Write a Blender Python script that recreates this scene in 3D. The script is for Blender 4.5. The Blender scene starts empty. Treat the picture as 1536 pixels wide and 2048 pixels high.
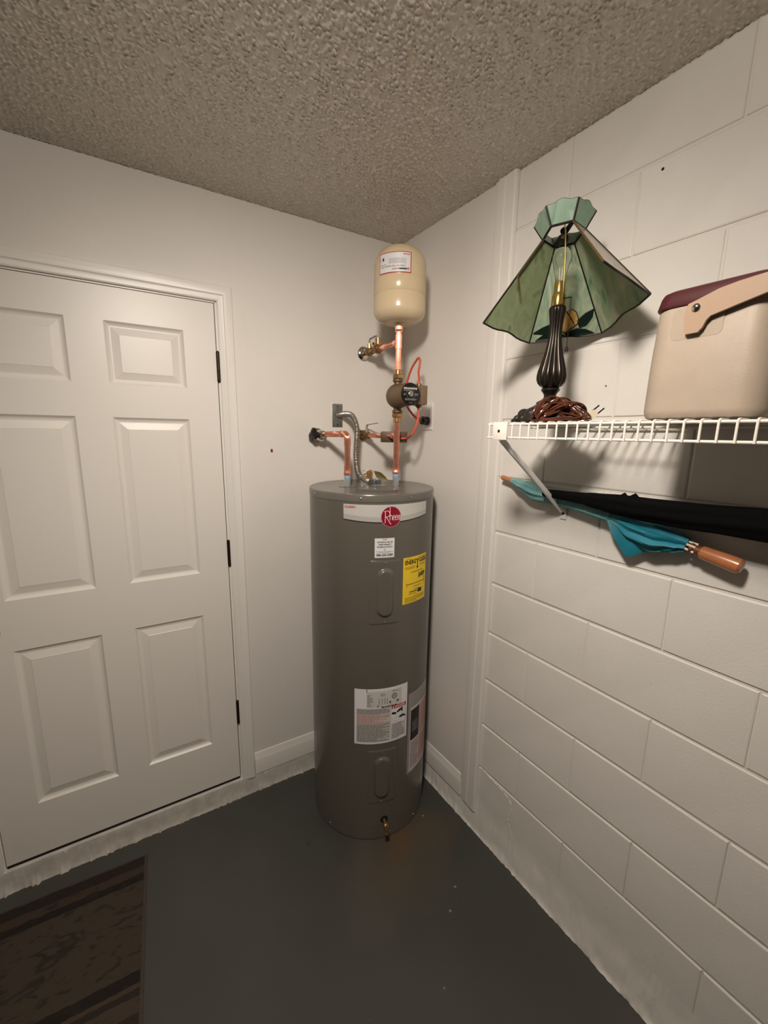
import bpy, bmesh, math, random
import numpy as np
from mathutils import Matrix, Vector, noise
random.seed(7)
PI = math.pi
S = bpy.context.scene
COL = S.collection

# ------------------------------------------------------------------ camera
DA = 0.04458                       # the door wall is 2.55 degrees out of square
cam_d = bpy.data.cameras.new('camera')
cam = bpy.data.objects.new('camera', cam_d); COL.objects.link(cam)
yaw, pitch, roll, fpx = 0.988796, -0.187933, 0.016441, 818.058
fw = Vector((math.cos(pitch)*math.cos(yaw), math.cos(pitch)*math.sin(yaw), math.sin(pitch)))
rt = Vector((math.sin(yaw), -math.cos(yaw), 0)); up = rt.cross(fw)
r2 = rt*math.cos(roll) + up*math.sin(roll); u2 = up*math.cos(roll) - rt*math.sin(roll)
mw = Matrix((r2, u2, -fw)).transposed().to_4x4(); mw.translation = (-1.17164, -1.68611, 1.67328)
cam.matrix_world = mw
cam_d.sensor_fit = 'VERTICAL'; cam_d.sensor_height = 36; cam_d.lens = fpx/2048*36
cam_d.clip_start = 0.02
S.camera = cam

# ------------------------------------------------------------------ world, lamp, exposure
w = bpy.data.worlds.new('world'); S.world = w; w.use_nodes = True
w.node_tree.nodes['Background'].inputs[0].default_value = (0.9, 0.95, 1, 1)
w.node_tree.nodes['Background'].inputs[1].default_value = 0.0
# a bare bulb on the ceiling with an added spot beside it, just above and ahead of the camera, aimed into the corner
LAMP = (-1.12, -1.38, 2.37); LCOL = (1.0, 0.90, 0.80)
ld = bpy.data.lights.new('ceiling_bulb', 'POINT'); ld.energy = 15.5; ld.shadow_soft_size = 0.08; ld.color = LCOL
lo = bpy.data.objects.new('ceiling_bulb', ld); lo.location = (LAMP[0], LAMP[1], 2.435); COL.objects.link(lo)
ls = bpy.data.lights.new('added_spot', 'SPOT'); ls.energy = 75; ls.shadow_soft_size = 0.08; ls.color = LCOL  # added spot; its soft cone dims the edges like lens vignetting
ls.spot_size = math.radians(133); ls.spot_blend = 1.0
so = bpy.data.objects.new('added_spot', ls); so.location = LAMP; COL.objects.link(so)
so.rotation_euler = (Vector((-.5, -.5, 1.03))-Vector(LAMP)).to_track_quat('-Z', 'Y').to_euler()
S.view_settings.view_transform = 'Standard'; S.view_settings.look = 'None'
S.view_settings.exposure = 0.0; S.view_settings.gamma = 1.0
S.view_settings.use_curve_mapping = False

# ------------------------------------------------------------------ materials
def lin(c):
    return tuple(((x/255)/12.92 if x/255 <= .04045 else ((x/255+.055)/1.055)**2.4) for x in c)
def pbr(name, rgb, rough=.5, metal=0., bump=0., bscale=80, var=0., vscale=6, spec=.5, trans=0., coat=0., detail=4, bdist=.002):
    m = bpy.data.materials.new(name); m.use_nodes = True
    nt = m.node_tree; b = nt.nodes['Principled BSDF']
    c = lin(rgb); b.inputs['Base Color'].default_value = (*c, 1)
    b.inputs['Roughness'].default_value = rough; b.inputs['Metallic'].default_value = metal
    b.inputs['Specular IOR Level'].default_value = spec
    b.inputs['Transmission Weight'].default_value = trans
    b.inputs['Coat Weight'].default_value = coat
    tc = nt.nodes.new('ShaderNodeTexCoord')
    if var:
        n = nt.nodes.new('ShaderNodeTexNoise'); n.inputs['Scale'].default_value = vscale; n.inputs['Detail'].default_value = detail
        nt.links.new(tc.outputs['Object'], n.inputs['Vector'])
        r = nt.nodes.new('ShaderNodeValToRGB')
        r.color_ramp.elements[0].position = .3; r.color_ramp.elements[1].position = .7
        r.color_ramp.elements[0].color = (*[x*(1-var) for x in c], 1); r.color_ramp.elements[1].color = (*[min(1, x*(1+var)) for x in c], 1)
        nt.links.new(n.outputs['Fac'], r.inputs['Fac']); nt.links.new(r.outputs['Color'], b.inputs['Base Color'])
    if bump:
        n2 = nt.nodes.new('ShaderNodeTexNoise'); n2.inputs['Scale'].default_value = bscale; n2.inputs['Detail'].default_value = detail
        nt.links.new(tc.outputs['Object'], n2.inputs['Vector'])
        bp = nt.nodes.new('ShaderNodeBump'); bp.inputs['Strength'].default_value = bump; bp.inputs['Distance'].default_value = bdist
        nt.links.new(n2.outputs['Fac'], bp.inputs['Height']); nt.links.new(bp.outputs['Normal'], b.inputs['Normal'])
    return m
def N(m, t, **kw):
    n = m.node_tree.nodes.new(t)
    for k, v in kw.items(): n.inputs[k].default_value = v
    return n
def Lk(m, a, b): m.node_tree.links.new(a, b)
def BS(m): return m.node_tree.nodes['Principled BSDF']

M_wall = pbr('wall_paint', (226, 221, 214), .55, bump=.25, bscale=220, var=.02, vscale=3)
M_block = pbr('block_paint', (226, 222, 215), .5, bump=.2, bscale=160, var=.03, vscale=7)
M_mortar = pbr('mortar_paint', (222, 217, 209), .55, bump=.4, bscale=120)
M_trim = pbr('trim_paint', (232, 228, 221), .35, bump=.08, bscale=60)
M_door = pbr('door_paint', (230, 225, 217), .38, bump=.06, bscale=90)
M_curb = pbr('curb_paint', (205, 199, 190), .5, bump=.5, bscale=60, var=.1, vscale=25)
M_black = pbr('black_plastic', (14, 14, 15), .35)
M_dark = pbr('dark_gap', (12, 10, 9), .8)
M_hinge = pbr('bronze_hinge', (58, 44, 34), .4, .8)
M_knob = pbr('brass_knob', (120, 92, 50), .3, .9)
M_jacket = pbr('grey_enamel', (98, 93, 85), .25, spec=.5, bump=.03, bscale=12)
M_lid = pbr('grey_enamel_lid', (104, 100, 93), .22)
M_zinc = pbr('zinc', (150, 155, 160), .3, .9)
M_steel = pbr('steel', (172, 168, 160), .34, .8)
M_plated = pbr('plated_steel', (205, 208, 212), .3, .7)
M_chrome = pbr('chrome', (215, 212, 205), .12, 1.)
M_brass = pbr('brass', (196, 158, 108), .3, .8)
M_brassd = pbr('aged_brass', (136, 106, 72), .4, .75, var=.15, vscale=60)
M_brassp = pbr('polished_brass', (214, 186, 112), .16, .95)
M_copper = pbr('copper', (232, 162, 138), .42, .85, var=.10, vscale=40)
def aniso(m, amt=.95):
    t = N(m, 'ShaderNodeTangent'); t.direction_type = 'RADIAL'; t.axis = 'Z'
    BS(m).inputs['Anisotropic'].default_value = amt; Lk(m, t.outputs[0], BS(m).inputs['Tangent'])
M_bronze = pbr('pump_bronze', (112, 92, 66), .45, .35, var=.08, vscale=30)
aniso(M_copper)
M_bronze2 = pbr('pump_box_paint', (122, 102, 80), .5, .15)
M_aqua = pbr('aquastat_brown', (84, 62, 46), .5, .2, var=.15, vscale=40)
M_orange = pbr('orange_cord', (206, 84, 60), .4)
M_cream = pbr('cream_enamel', (214, 194, 160), .22, bump=.03, bscale=200)
M_blue = pbr('blue_cap', (40, 62, 120), .4)
M_blueS = pbr('blue_sleeve', (150, 180, 215), .4)
M_white = pbr('white_print', (235, 232, 228), .4)
M_offw = pbr('sticker_white', (228, 226, 228), .35)
M_silver = pbr('silver_foil', (205, 203, 198), .35, .15)
M_ink = pbr('ink_black', (16, 15, 15), .5)
M_inkgrey = pbr('ink_grey', (140, 138, 134), .5)
M_inklight = pbr('ink_pale_grey', (204, 200, 194), .5)
M_inkred = pbr('ink_red', (176, 38, 34), .45)
M_inkpink = pbr('ink_pink', (196, 150, 142), .5)
M_crimson = pbr('crimson_badge', (140, 18, 44), .3)
M_badgerim = pbr('badge_rim', (215, 200, 198), .3, .3)
M_yellow = pbr('yellow_sticker', (242, 205, 40), .4)
M_inkolive = pbr('ink_olive', (150, 122, 22), .5)
M_poly = pbr('pouch_plastic', (150, 146, 142), .25)
M_tag = pbr('olive_tag', (96, 84, 30), .5, var=.2, vscale=30)
M_bodyblk = pbr('umbrella_black', (7, 7, 9), .9, bump=.3, bscale=60, spec=.15)
M_shelf = pbr('white_vinyl', (236, 230, 220), .35)
M_brace = pbr('painted_steel', (236, 234, 230), .4)
M_wood = pbr('varnished_wood', (176, 112, 72), .3, var=.14, vscale=22, coat=.4)
M_wood2 = pbr('stained_wood', (104, 56, 36), .4, var=.15, vscale=30)
M_cooler = pbr('cooler_plastic', (172, 157, 140), .5, bump=.35, bscale=420, var=.05, vscale=14, bdist=.001)
M_handle = pbr('handle_plastic', (172, 145, 122), .45)
M_maroon = pbr('maroon_plastic', (72, 26, 29), .5, spec=.35)
M_bronzelamp = pbr('dark_bronze', (46, 40, 34), .28, .65, var=.2, vscale=40)
M_cast = pbr('cast_bronze', (46, 42, 36), .5, .5, var=.3, vscale=70, bump=.6, bscale=120)
M_came = pbr('dark_came', (34, 28, 22), .45, .6)
M_cord = pbr('amber_cord', (94, 50, 34), .22, .15, coat=.5)
M_plug = pbr('ivory_plug', (226, 214, 190), .4)
M_leafg = pbr('dark_green_glass', (14, 32, 24), .25)
M_petal = pbr('amber_glass', (196, 156, 92), .25, var=.2, vscale=40)
M_red = pbr('red_pin', (165, 24, 32), .4)
M_rubber_gap = pbr('black_rubber_gap_shade', (22, 20, 19), .5)
M_matedge = pbr('mat_edge', (66, 57, 47), .8)

# stained glass: streaky opalescent, part of the light passes through
def glass_mat(name, cols, off):
    m = bpy.data.materials.new(name); m.use_nodes = True; b = BS(m)
    tc = N(m, 'ShaderNodeTexCoord'); mp = N(m, 'ShaderNodeMapping')
    mp.inputs['Scale'].default_value = (14, 14, 3.5); mp.inputs['Location'].default_value = off; mp.inputs['Rotation'].default_value = (.4, .3, .2)
    n = N(m, 'ShaderNodeTexNoise', Scale=1.6, Detail=5, Distortion=1.2)
    r = N(m, 'ShaderNodeValToRGB'); e = r.color_ramp.elements
    while len(e) < len(cols): e.new(.5)
    for k, c in enumerate(cols):
        e[k].position = .28 + .44*k/(len(cols)-1); e[k].color = (*lin(c), 1)
    Lk(m, tc.outputs['Object'], mp.inputs['Vector']); Lk(m, mp.outputs['Vector'], n.inputs['Vector'])
    Lk(m, n.outputs['Fac'], r.inputs['Fac']); Lk(m, r.outputs['Color'], b.inputs['Base Color'])
    b.inputs['Roughness'].default_value = .18
    tr = N(m, 'ShaderNodeBsdfTranslucent'); Lk(m, r.outputs['Color'], tr.inputs['Color'])
    mx = N(m, 'ShaderNodeMixShader'); mx.inputs[0].default_value = .34
    Lk(m, b.outputs[0], mx.inputs[1]); Lk(m, tr.outputs[0], mx.inputs[2])
    Lk(m, mx.outputs[0], m.node_tree.nodes['Material Output'].inputs['Surface'])
    return m
M_glassA = glass_mat('green_glass_olive', [(118, 136, 96), (166, 178, 138), (146, 162, 120), (196, 198, 168)], (0, 0, 0))
M_glassB = glass_mat('green_glass_pale', [(106, 142, 110), (188, 194, 170), (142, 170, 140), (200, 202, 184)], (3.3, 1, 0))
M_glassC = glass_mat('green_glass_mid', [(112, 150, 116), (160, 182, 148), (186, 194, 164), (214, 208, 184)], (7, 2, 1))
M_glassD = glass_mat('green_glass_sheen', [(160, 166, 146), (206, 200, 184), (214, 202, 188), (190, 190, 170)], (1, 5, 2))  # pale pinkish sheen of reflected light painted into this panel's colour
M_crown = glass_mat('green_glass_crown', [(120, 154, 130), (158, 186, 164), (146, 176, 152), (182, 204, 186)], (4, 4, 4))

# clear bulb
M_bulb = pbr('clear_bulb', (240, 240, 235), .12, trans=1.); BS(M_bulb).inputs['IOR'].default_value = 1.12

# popcorn ceiling
M_ceil = pbr('popcorn_ceiling', (208, 199, 186), .13, spec=1.)

# painted concrete floor with a rust stain at the drain and pale flecks
M_floor = pbr('floor_paint', (84, 86, 80), .42)
def _floor(m):
    nt = m.node_tree; b = BS(m)
    tc = N(m, 'ShaderNodeTexCoord')
    n1 = N(m, 'ShaderNodeTexNoise', Scale=2.2, Detail=6); r1 = N(m, 'ShaderNodeValToRGB')
    r1.color_ramp.elements[0].position = .3; r1.color_ramp.elements[1].position = .75
    r1.color_ramp.elements[0].color = (*lin((60, 60, 56)), 1); r1.color_ramp.elements[1].color = (*lin((71, 70, 66)), 1)
    Lk(m, tc.outputs['Object'], n1.inputs['Vector']); Lk(m, n1.outputs['Fac'], r1.inputs['Fac'])
    prev = r1.outputs['Color']
    def blob(x, y, rx, ry, rot, col, amt, nz):
        nonlocal prev
        mp = N(m, 'ShaderNodeMapping'); mp.vector_type = 'TEXTURE'
        mp.inputs['Location'].default_value = (x, y, 0); mp.inputs['Scale'].default_value = (rx, ry, 1); mp.inputs['Rotation'].default_value = (0, 0, rot)
        Lk(m, tc.outputs['Object'], mp.inputs['Vector'])
        ln = N(m, 'ShaderNodeVectorMath'); ln.operation = 'LENGTH'; Lk(m, mp.outputs['Vector'], ln.inputs[0])
        n = N(m, 'ShaderNodeTexNoise', Scale=nz, Detail=5); Lk(m, tc.outputs['Object'], n.inputs['Vector'])
        ad = N(m, 'ShaderNodeMath'); ad.operation = 'ADD'; Lk(m, ln.outputs['Value'], ad.inputs[0]); Lk(m, n.outputs['Fac'], ad.inputs[1])
        mr = N(m, 'ShaderNodeMapRange'); mr.inputs['From Min'].default_value = 1.5; mr.inputs['From Max'].default_value = .5
        mr.inputs['To Max'].default_value = amt; Lk(m, ad.outputs[0], mr.inputs['Value'])
        mx = N(m, 'ShaderNodeMixRGB'); mx.inputs[2].default_value = (*lin(col), 1)
        Lk(m, mr.outputs[0], mx.inputs[0]); Lk(m, prev, mx.inputs[1]); prev = mx.outputs[0]
    blob(-.36, -.60, .30, .22, .5, (84, 73, 57), .8, 7)
    blob(-.31, -.55, .14, .085, .6, (94, 70, 46), .75, 9)
    blob(-.15, -.58, .15, .13, .3, (88, 76, 58), .6, 8)
    blob(-.64, -.35, .011, .008, .2, (20, 18, 16), 1., 3)
    # flecks
    vo = N(m, 'ShaderNodeTexVoronoi', Scale=13, Randomness=1); Lk(m, tc.outputs['Object'], vo.inputs['Vector'])
    mr = N(m, 'ShaderNodeMapRange'); mr.inputs['From Min'].default_value = .07; mr.inputs['From Max'].default_value = .04
    Lk(m, vo.outputs['Distance'], mr.inputs['Value'])
    sp = N(m, 'ShaderNodeSeparateColor'); Lk(m, vo.outputs['Color'], sp.inputs[0])
    gt = N(m, 'ShaderNodeMath'); gt.operation = 'GREATER_THAN'; gt.inputs[1].default_value = .86; Lk(m, sp.outputs[0], gt.inputs[0])
    mu = N(m, 'ShaderNodeMath'); mu.operation = 'MULTIPLY'; Lk(m, mr.outputs[0], mu.inputs[0]); Lk(m, gt.outputs[0], mu.inputs[1])
    mu2 = N(m, 'ShaderNodeMath'); mu2.operation = 'MULTIPLY'; mu2.inputs[1].default_value = .55; Lk(m, mu.outputs[0], mu2.inputs[0])
    mx = N(m, 'ShaderNodeMixRGB'); mx.inputs[2].default_value = (*lin((170, 168, 160)), 1)
    Lk(m, mu2.outputs[0], mx.inputs[0]); Lk(m, prev, mx.inputs[1])
    Lk(m, mx.outputs[0], b.inputs['Base Color'])
    n3 = N(m, 'ShaderNodeTexNoise', Scale=30, Detail=5); Lk(m, tc.outputs['Object'], n3.inputs['Vector'])
    bp = N(m, 'ShaderNodeBump', Strength=.3, Distance=.003); Lk(m, n3.outputs['Fac'], bp.inputs['Height']); Lk(m, bp.outputs['Normal'], b.inputs['Normal'])
_floor(M_floor)

# scuffs on block paint
def _scuff(m):
    b = BS(m); src = b.inputs['Base Color'].links[0].from_socket
    tc = N(m, 'ShaderNodeTexCoord'); geo = N(m, 'ShaderNodeNewGeometry')
    n = N(m, 'ShaderNodeTexNoise', Scale=26, Detail=4, Roughness=.7); Lk(m, geo.outputs['Position'], n.inputs['Vector'])
    n2 = N(m, 'ShaderNodeTexNoise', Scale=2.6, Detail=1); Lk(m, geo.outputs['Position'], n2.inputs['Vector'])
    a = N(m, 'ShaderNodeMapRange'); a.inputs['From Min'].default_value = .66; a.inputs['From Max'].default_value = .72; Lk(m, n.outputs['Fac'], a.inputs['Value'])
    c = N(m, 'ShaderNodeMapRange'); c.inputs['From Min'].default_value = .56; c.inputs['From Max'].default_value = .66; Lk(m, n2.outputs['Fac'], c.inputs['Value'])
    mu = N(m, 'ShaderNodeMath'); mu.operation = 'MULTIPLY'; Lk(m, a.outputs[0], mu.inputs[0]); Lk(m, c.outputs[0], mu.inputs[1])
    mu2 = N(m, 'ShaderNodeMath'); mu2.operation = 'MULTIPLY'; mu2.inputs[1].default_value = .55; Lk(m, mu.outputs[0], mu2.inputs[0])
    mx = N(m, 'ShaderNodeMixRGB'); mx.inputs[2].default_value = (*lin((120, 112, 104)), 1)
    Lk(m, mu2.outputs[0], mx.inputs[0]); Lk(m, src, mx.inputs[1]); Lk(m, mx.outputs[0], b.inputs['Base Color'])
_scuff(M_block)

# turquoise woven cloth, pale greenish checks fading along the umbrella (local x = along the shaft)
M_turq = pbr('turquoise_cloth', (40, 140, 158), .6, bump=.3, bscale=90)
def _turq(m):
    b = BS(m); tc = N(m, 'ShaderNodeTexCoord'); sx = N(m, 'ShaderNodeSeparateXYZ'); Lk(m, tc.outputs['Object'], sx.inputs[0])
    w1 = N(m, 'ShaderNodeTexWave', Scale=34, Distortion=1.5, Detail=2); Lk(m, tc.outputs['Object'], w1.inputs['Vector'])
    w2 = N(m, 'ShaderNodeTexNoise', Scale=16, Detail=5, Roughness=.7); Lk(m, tc.outputs['Object'], w2.inputs['Vector'])
    wr_ = N(m, 'ShaderNodeMapRange'); wr_.inputs['To Min'].default_value = .55; Lk(m, w1.outputs['Fac'], wr_.inputs['Value'])
    mu = N(m, 'ShaderNodeMath'); mu.operation = 'MULTIPLY'; Lk(m, wr_.outputs[0], mu.inputs[0]); Lk(m, w2.outputs['Fac'], mu.inputs[1])
    rp = N(m, 'ShaderNodeValToRGB'); e = rp.color_ramp.elements
    e[0].position = 0.0; e[0].color = (.8, .8, .8, 1); e[1].position = .64; e[1].color = (0, 0, 0, 1)
    e2 = e.new(.56); e2.color = (.6, .6, .6, 1)
    mr = N(m, 'ShaderNodeMapRange'); mr.inputs['From Max'].default_value = .70; Lk(m, sx.outputs['X'], mr.inputs['Value']); Lk(m, mr.outputs[0], rp.inputs['Fac'])
    ad = N(m, 'ShaderNodeMath'); ad.operation = 'MULTIPLY'; Lk(m, mu.outputs[0], ad.inputs[0]); Lk(m, rp.outputs['Color'], ad.inputs[1])
    s2 = N(m, 'ShaderNodeMath'); s2.operation = 'MULTIPLY'; s2.inputs[1].default_value = 1.35; Lk(m, ad.outputs[0], s2.inputs[0])
    mx = N(m, 'ShaderNodeMixRGB'); mx.inputs[1].default_value = (*lin((26, 122, 142)), 1); mx.inputs[2].default_value = (*lin((168, 204, 190)), 1)
    Lk(m, s2.outputs[0], mx.inputs[0]); Lk(m, mx.outputs[0], b.inputs['Base Color'])
_turq(M_turq)

# floor mat: brown pile with dark bands and leaf-like dark dashes (local coords: x along the door, y away from it)
M_mat = pbr('mat_pile', (84, 66, 50), .95, bump=.8, bscale=300)
def _mat(m):
    b = BS(m); tc = N(m, 'ShaderNodeTexCoord'); sx = N(m, 'ShaderNodeSeparateXYZ'); Lk(m, tc.outputs['Object'], sx.inputs[0])
    nz = N(m, 'ShaderNodeTexNoise', Scale=30, Detail=3); Lk(m, tc.outputs['Object'], nz.inputs['Vector'])
    ad = N(m, 'ShaderNodeMath'); ad.operation = 'MULTIPLY_ADD'; ad.inputs[1].default_value = .012; Lk(m, nz.outputs['Fac'], ad.inputs[0]); Lk(m, sx.outputs['Y'], ad.inputs[2])
    mr = N(m, 'ShaderNodeMapRange'); mr.inputs['From Min'].default_value = -.80; mr.inputs['From Max'].default_value = .006; Lk(m, ad.outputs[0], mr.inputs['Value'])
    rp = N(m, 'ShaderNodeValToRGB'); rp.color_ramp.interpolation = 'CONSTANT'; e = rp.color_ramp.elements
    stops = [(0, (46, 36, 28)), (.36, (66, 55, 44)), (.415, (42, 32, 26)), (.44, (66, 55, 44)), (.455, (26, 18, 14)), (.50, (62, 52, 42)), (.865, (26, 18, 14)), (.90, (58, 46, 36)), (.94, (34, 25, 20)), (.985, (66, 55, 44))]
    while len(e) < len(stops): e.new(.5)
    for k, (p, c) in enumerate(stops): e[k].position = p; e[k].color = (*lin(c), 1)
    Lk(m, mr.outputs[0], rp.inputs['Fac'])
    mp = N(m, 'ShaderNodeMapping'); mp.inputs['Rotation'].default_value = (0, 0, .9); mp.inputs['Scale'].default_value = (11, 26, 1); Lk(m, tc.outputs['Object'], mp.inputs['Vector'])
    n2 = N(m, 'ShaderNodeTexNoise', Scale=1.1, Detail=2, Distortion=1.5); Lk(m, mp.outputs['Vector'], n2.inputs['Vector'])
    m2 = N(m, 'ShaderNodeMapRange'); m2.inputs['From Min'].default_value = .56; m2.inputs['From Max'].default_value = .64; m2.inputs['To Max'].default_value = .8; Lk(m, n2.outputs['Fac'], m2.inputs['Value'])
    mx = N(m, 'ShaderNodeMixRGB'); mx.inputs[2].default_value = (*lin((36, 28, 21)), 1)
    Lk(m, m2.outputs[0], mx.inputs[0]); Lk(m, rp.outputs['Color'], mx.inputs[1]); Lk(m, mx.outputs[0], b.inputs['Base Color'])
_mat(M_mat)

# ------------------------------------------------------------------ mesh builder
BASE = {}
def V(*a): return Vector(a)
class MB:
    def __init__(s): s.v = []; s.f = []; s.mi = []; s.mt = Matrix.Identity(4); s.k = 0
    def add(s, vs, fs):
        o = len(s.v); s.v += [s.mt @ Vector(p) for p in vs]
        for f in fs: s.f.append([o+i for i in f]); s.mi.append(s.k)
        return s
    def box(s, x0, x1, y0, y1, z0, z1, bev=0.):
        if bev <= 0:
            vs = [(x, y, z) for z in (z0, z1) for y in (y0, y1) for x in (x0, x1)]
            return s.add(vs, [(0, 2, 3, 1), (4, 5, 7, 6), (0, 1, 5, 4), (2, 6, 7, 3), (0, 4, 6, 2), (1, 3, 7, 5)])
        bm = bmesh.new(); bmesh.ops.create_cube(bm, size=1)
        for q in bm.verts: q.co = ((x0+x1)/2+q.co.x*(x1-x0), (y0+y1)/2+q.co.y*(y1-y0), (z0+z1)/2+q.co.z*(z1-z0))
        bmesh.ops.bevel(bm, geom=bm.edges[:], offset=bev, segments=2 if bev < .006 else 4, affect='EDGES', profile=.5)
        bm.verts.index_update()
        s.add([q.co[:] for q in bm.verts], [[q.index for q in f.verts] for f in bm.faces]); bm.free(); return s
    def lathe(s, prof, seg=32, mod=None, cap=True):
        vs = []; fs = []; n = len(prof)
        for (r, z) in prof:
            for k in range(seg):
                a = 2*PI*k/seg; rr = r*(mod(a, z) if mod else 1)
                vs.append((rr*math.cos(a), rr*math.sin(a), z))
        for i in range(n-1):
            for k in range(seg):
                k2 = (k+1) % seg
                fs.append((i*seg+k, i*seg+k2, (i+1)*seg+k2, (i+1)*seg+k))
        if cap:
            fs.append(tuple(reversed(range(seg)))); fs.append(tuple(range((n-1)*seg, n*seg)))
        return s.add(vs, fs)
    def tube(s, path, r, seg=12, cap=True, flat=None):
        P = [Vector(p) for p in path]; n = len(P)
        rs = r if isinstance(r, (list, tuple)) else [r]*n
        T = [(P[min(i+1, n-1)]-P[max(i-1, 0)]).normalized() for i in range(n)]
        a = Vector((0, 0, 1)) if abs(T[0].z) < .9 else Vector((1, 0, 0))
        nn = (a - T[0]*a.dot(T[0])).normalized(); vs = []; fs = []
        for i in range(n):
            nn = (nn - T[i]*nn.dot(T[i])).normalized(); bb = T[i].cross(nn)
            for k in range(seg):
                th = 2*PI*k/seg
                vs.append(P[i]+(nn*math.cos(th)+bb*math.sin(th))*rs[i])
        for i in range(n-1):
            for k in range(seg):
                k2 = (k+1) % seg; fs.append((i*seg+k, i*seg+k2, (i+1)*seg+k2, (i+1)*seg+k))
        if cap: fs.append(tuple(reversed(range(seg)))); fs.append(tuple(range((n-1)*seg, n*seg)))
        return s.add(vs, fs)
    def prism(s, poly, z0, z1):          # outline in local xy, extruded along local z
        n = len(poly); vs = [(x, y, z0) for x, y in poly]+[(x, y, z1) for x, y in poly]
        fs = [tuple(reversed(range(n))), tuple(range(n, 2*n))]+[(i, (i+1) % n, n+(i+1) % n, n+i) for i in range(n)]
        return s.add(vs, fs)
    def slab(s, pts, thick):             # flat 3D polygon given thickness along its normal
        P = [Vector(p) for p in pts]; nrm = Vector()
        for i in range(len(P)): nrm += (P[i]-P[0]).cross(P[(i+1) % len(P)]-P[0])
        nrm.normalize(); n = len(P)
        vs = [p-nrm*thick/2 for p in P]+[p+nrm*thick/2 for p in P]
        fs = [tuple(reversed(range(n))), tuple(range(n, 2*n))]+[(i, (i+1) % n, n+(i+1) % n, n+i) for i in range(n)]
        return s.add(vs, fs)
    def ball(s, c, r, seg=16, ring=10, sc=(1, 1, 1)):
        vs = [(c[0], c[1], c[2]-r*sc[2])]; fs = []
        for i in range(1, ring):
            t = -PI/2+PI*i/ring
            for k in range(seg):
                a = 2*PI*k/seg; vs.append((c[0]+r*sc[0]*math.cos(t)*math.cos(a), c[1]+r*sc[1]*math.cos(t)*math.sin(a), c[2]+r*sc[2]*math.sin(t)))
        vs.append((c[0], c[1], c[2]+r*sc[2])); L = len(vs)-1
        for k in range(seg): fs.append((0, 1+(k+1) % seg, 1+k)); fs.append((L, L-seg+k, L-seg+(k+1) % seg))
        for i in range(ring-2):
            for k in range(seg):
                k2 = (k+1) % seg; fs.append((1+i*seg+k, 1+i*seg+k2, 1+(i+1)*seg+k2, 1+(i+1)*seg+k))
        return s.add(vs, fs)
    def build(s, name, mats, parent=None, smooth=35, base=None):
        if not isinstance(mats, (list, tuple)): mats = [mats]
        if base is None: base = BASE.get(parent.name, Vector()) if parent else Vector()
        base = Vector(base)
        me = bpy.data.meshes.new(name); me.from_pydata([tuple(p-base) for p in s.v], [], s.f)
        for m in mats: me.materials.append(m)
        if len(mats) > 1: me.polygons.foreach_set('material_index', s.mi)
        if smooth:
            me.polygons.foreach_set('use_smooth', [True]*len(me.polygons)); me.set_sharp_from_angle(angle=math.radians(smooth))
        me.update()
        o = bpy.data.objects.new(name, me); COL.objects.link(o)
        if parent: o.parent = parent; BASE[o.name] = base
        else: o.location = base; BASE[o.name] = base
        return o
def thing(name, label, cat, loc=(0, 0, 0), group=None, rot=None, local=False):
    o = bpy.data.objects.new(name, None); o.empty_display_size = .05; COL.objects.link(o); o.location = loc
    if rot is not None: o.matrix_world = rot
    BASE[o.name] = Vector((0, 0, 0)) if local else Vector(loc)
    o['label'] = label; o['category'] = cat
    if group: o['group'] = group
    return o
def tag(o, label, cat, group=None):
    o['label'] = label; o['category'] = cat
    if group: o['group'] = group
    return o
def struct(o): o['kind'] = 'structure'; return o
def lab(o, t): o['label'] = t; return o
def copy(o, parent, off):
    c = o.copy(); COL.objects.link(c); c.parent = parent; c.location = o.location + Vector(off); BASE[c.name] = BASE.get(o.name, Vector()); return c
# frame of the door wall: (s along the wall, negative to the left; y = -distance out of the wall; z)
ML = Matrix.Rotation(-DA, 4, 'Z')
TN = ML.to_3x3() @ Vector((1, 0, 0)); NN = ML.to_3x3() @ Vector((0, 1, 0))
def LW(s, d, z): return ML @ Vector((s, -d, z))
def frame(o, zdir, xdir=None):
    z = Vector(zdir).normalized()
    x = Vector(xdir) if xdir is not None else (Vector((0, 0, 1)) if abs(z.z) < .9 else Vector((1, 0, 0)))
    x = (x - z*x.dot(z)).normalized(); y = z.cross(x)
    m = Matrix((x, y, z)).transposed().to_4x4(); m.translation = Vector(o); return m
def spline(pts, n=12):
    P = [Vector(p) for p in pts]; P = [P[0]*2-P[1]]+P+[P[-1]*2-P[-2]]; out = []
    for i in range(1, len(P)-2):
        a, b, c, d = P[i-1], P[i], P[i+1], P[i+2]
        for k in range(n):
            t = k/n; out.append(.5*((2*b)+(c-a)*t+(2*a-5*b+4*c-d)*t*t+(3*b-a-3*c+d)*t**3))
    out.append(P[-2]); return out
def rounded(hw, hh, r, n=5):
    o = []
    for cx, cy, a0 in ((hw-r, hh-r, 0), (-hw+r, hh-r, 90), (-hw+r, -hh+r, 180), (hw-r, -hh+r, 270)):
        for k in range(n+1):
            a = math.radians(a0+90*k/n); o.append((cx+r*math.cos(a), cy+r*math.sin(a)))
    return o
_tc = {}
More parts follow.
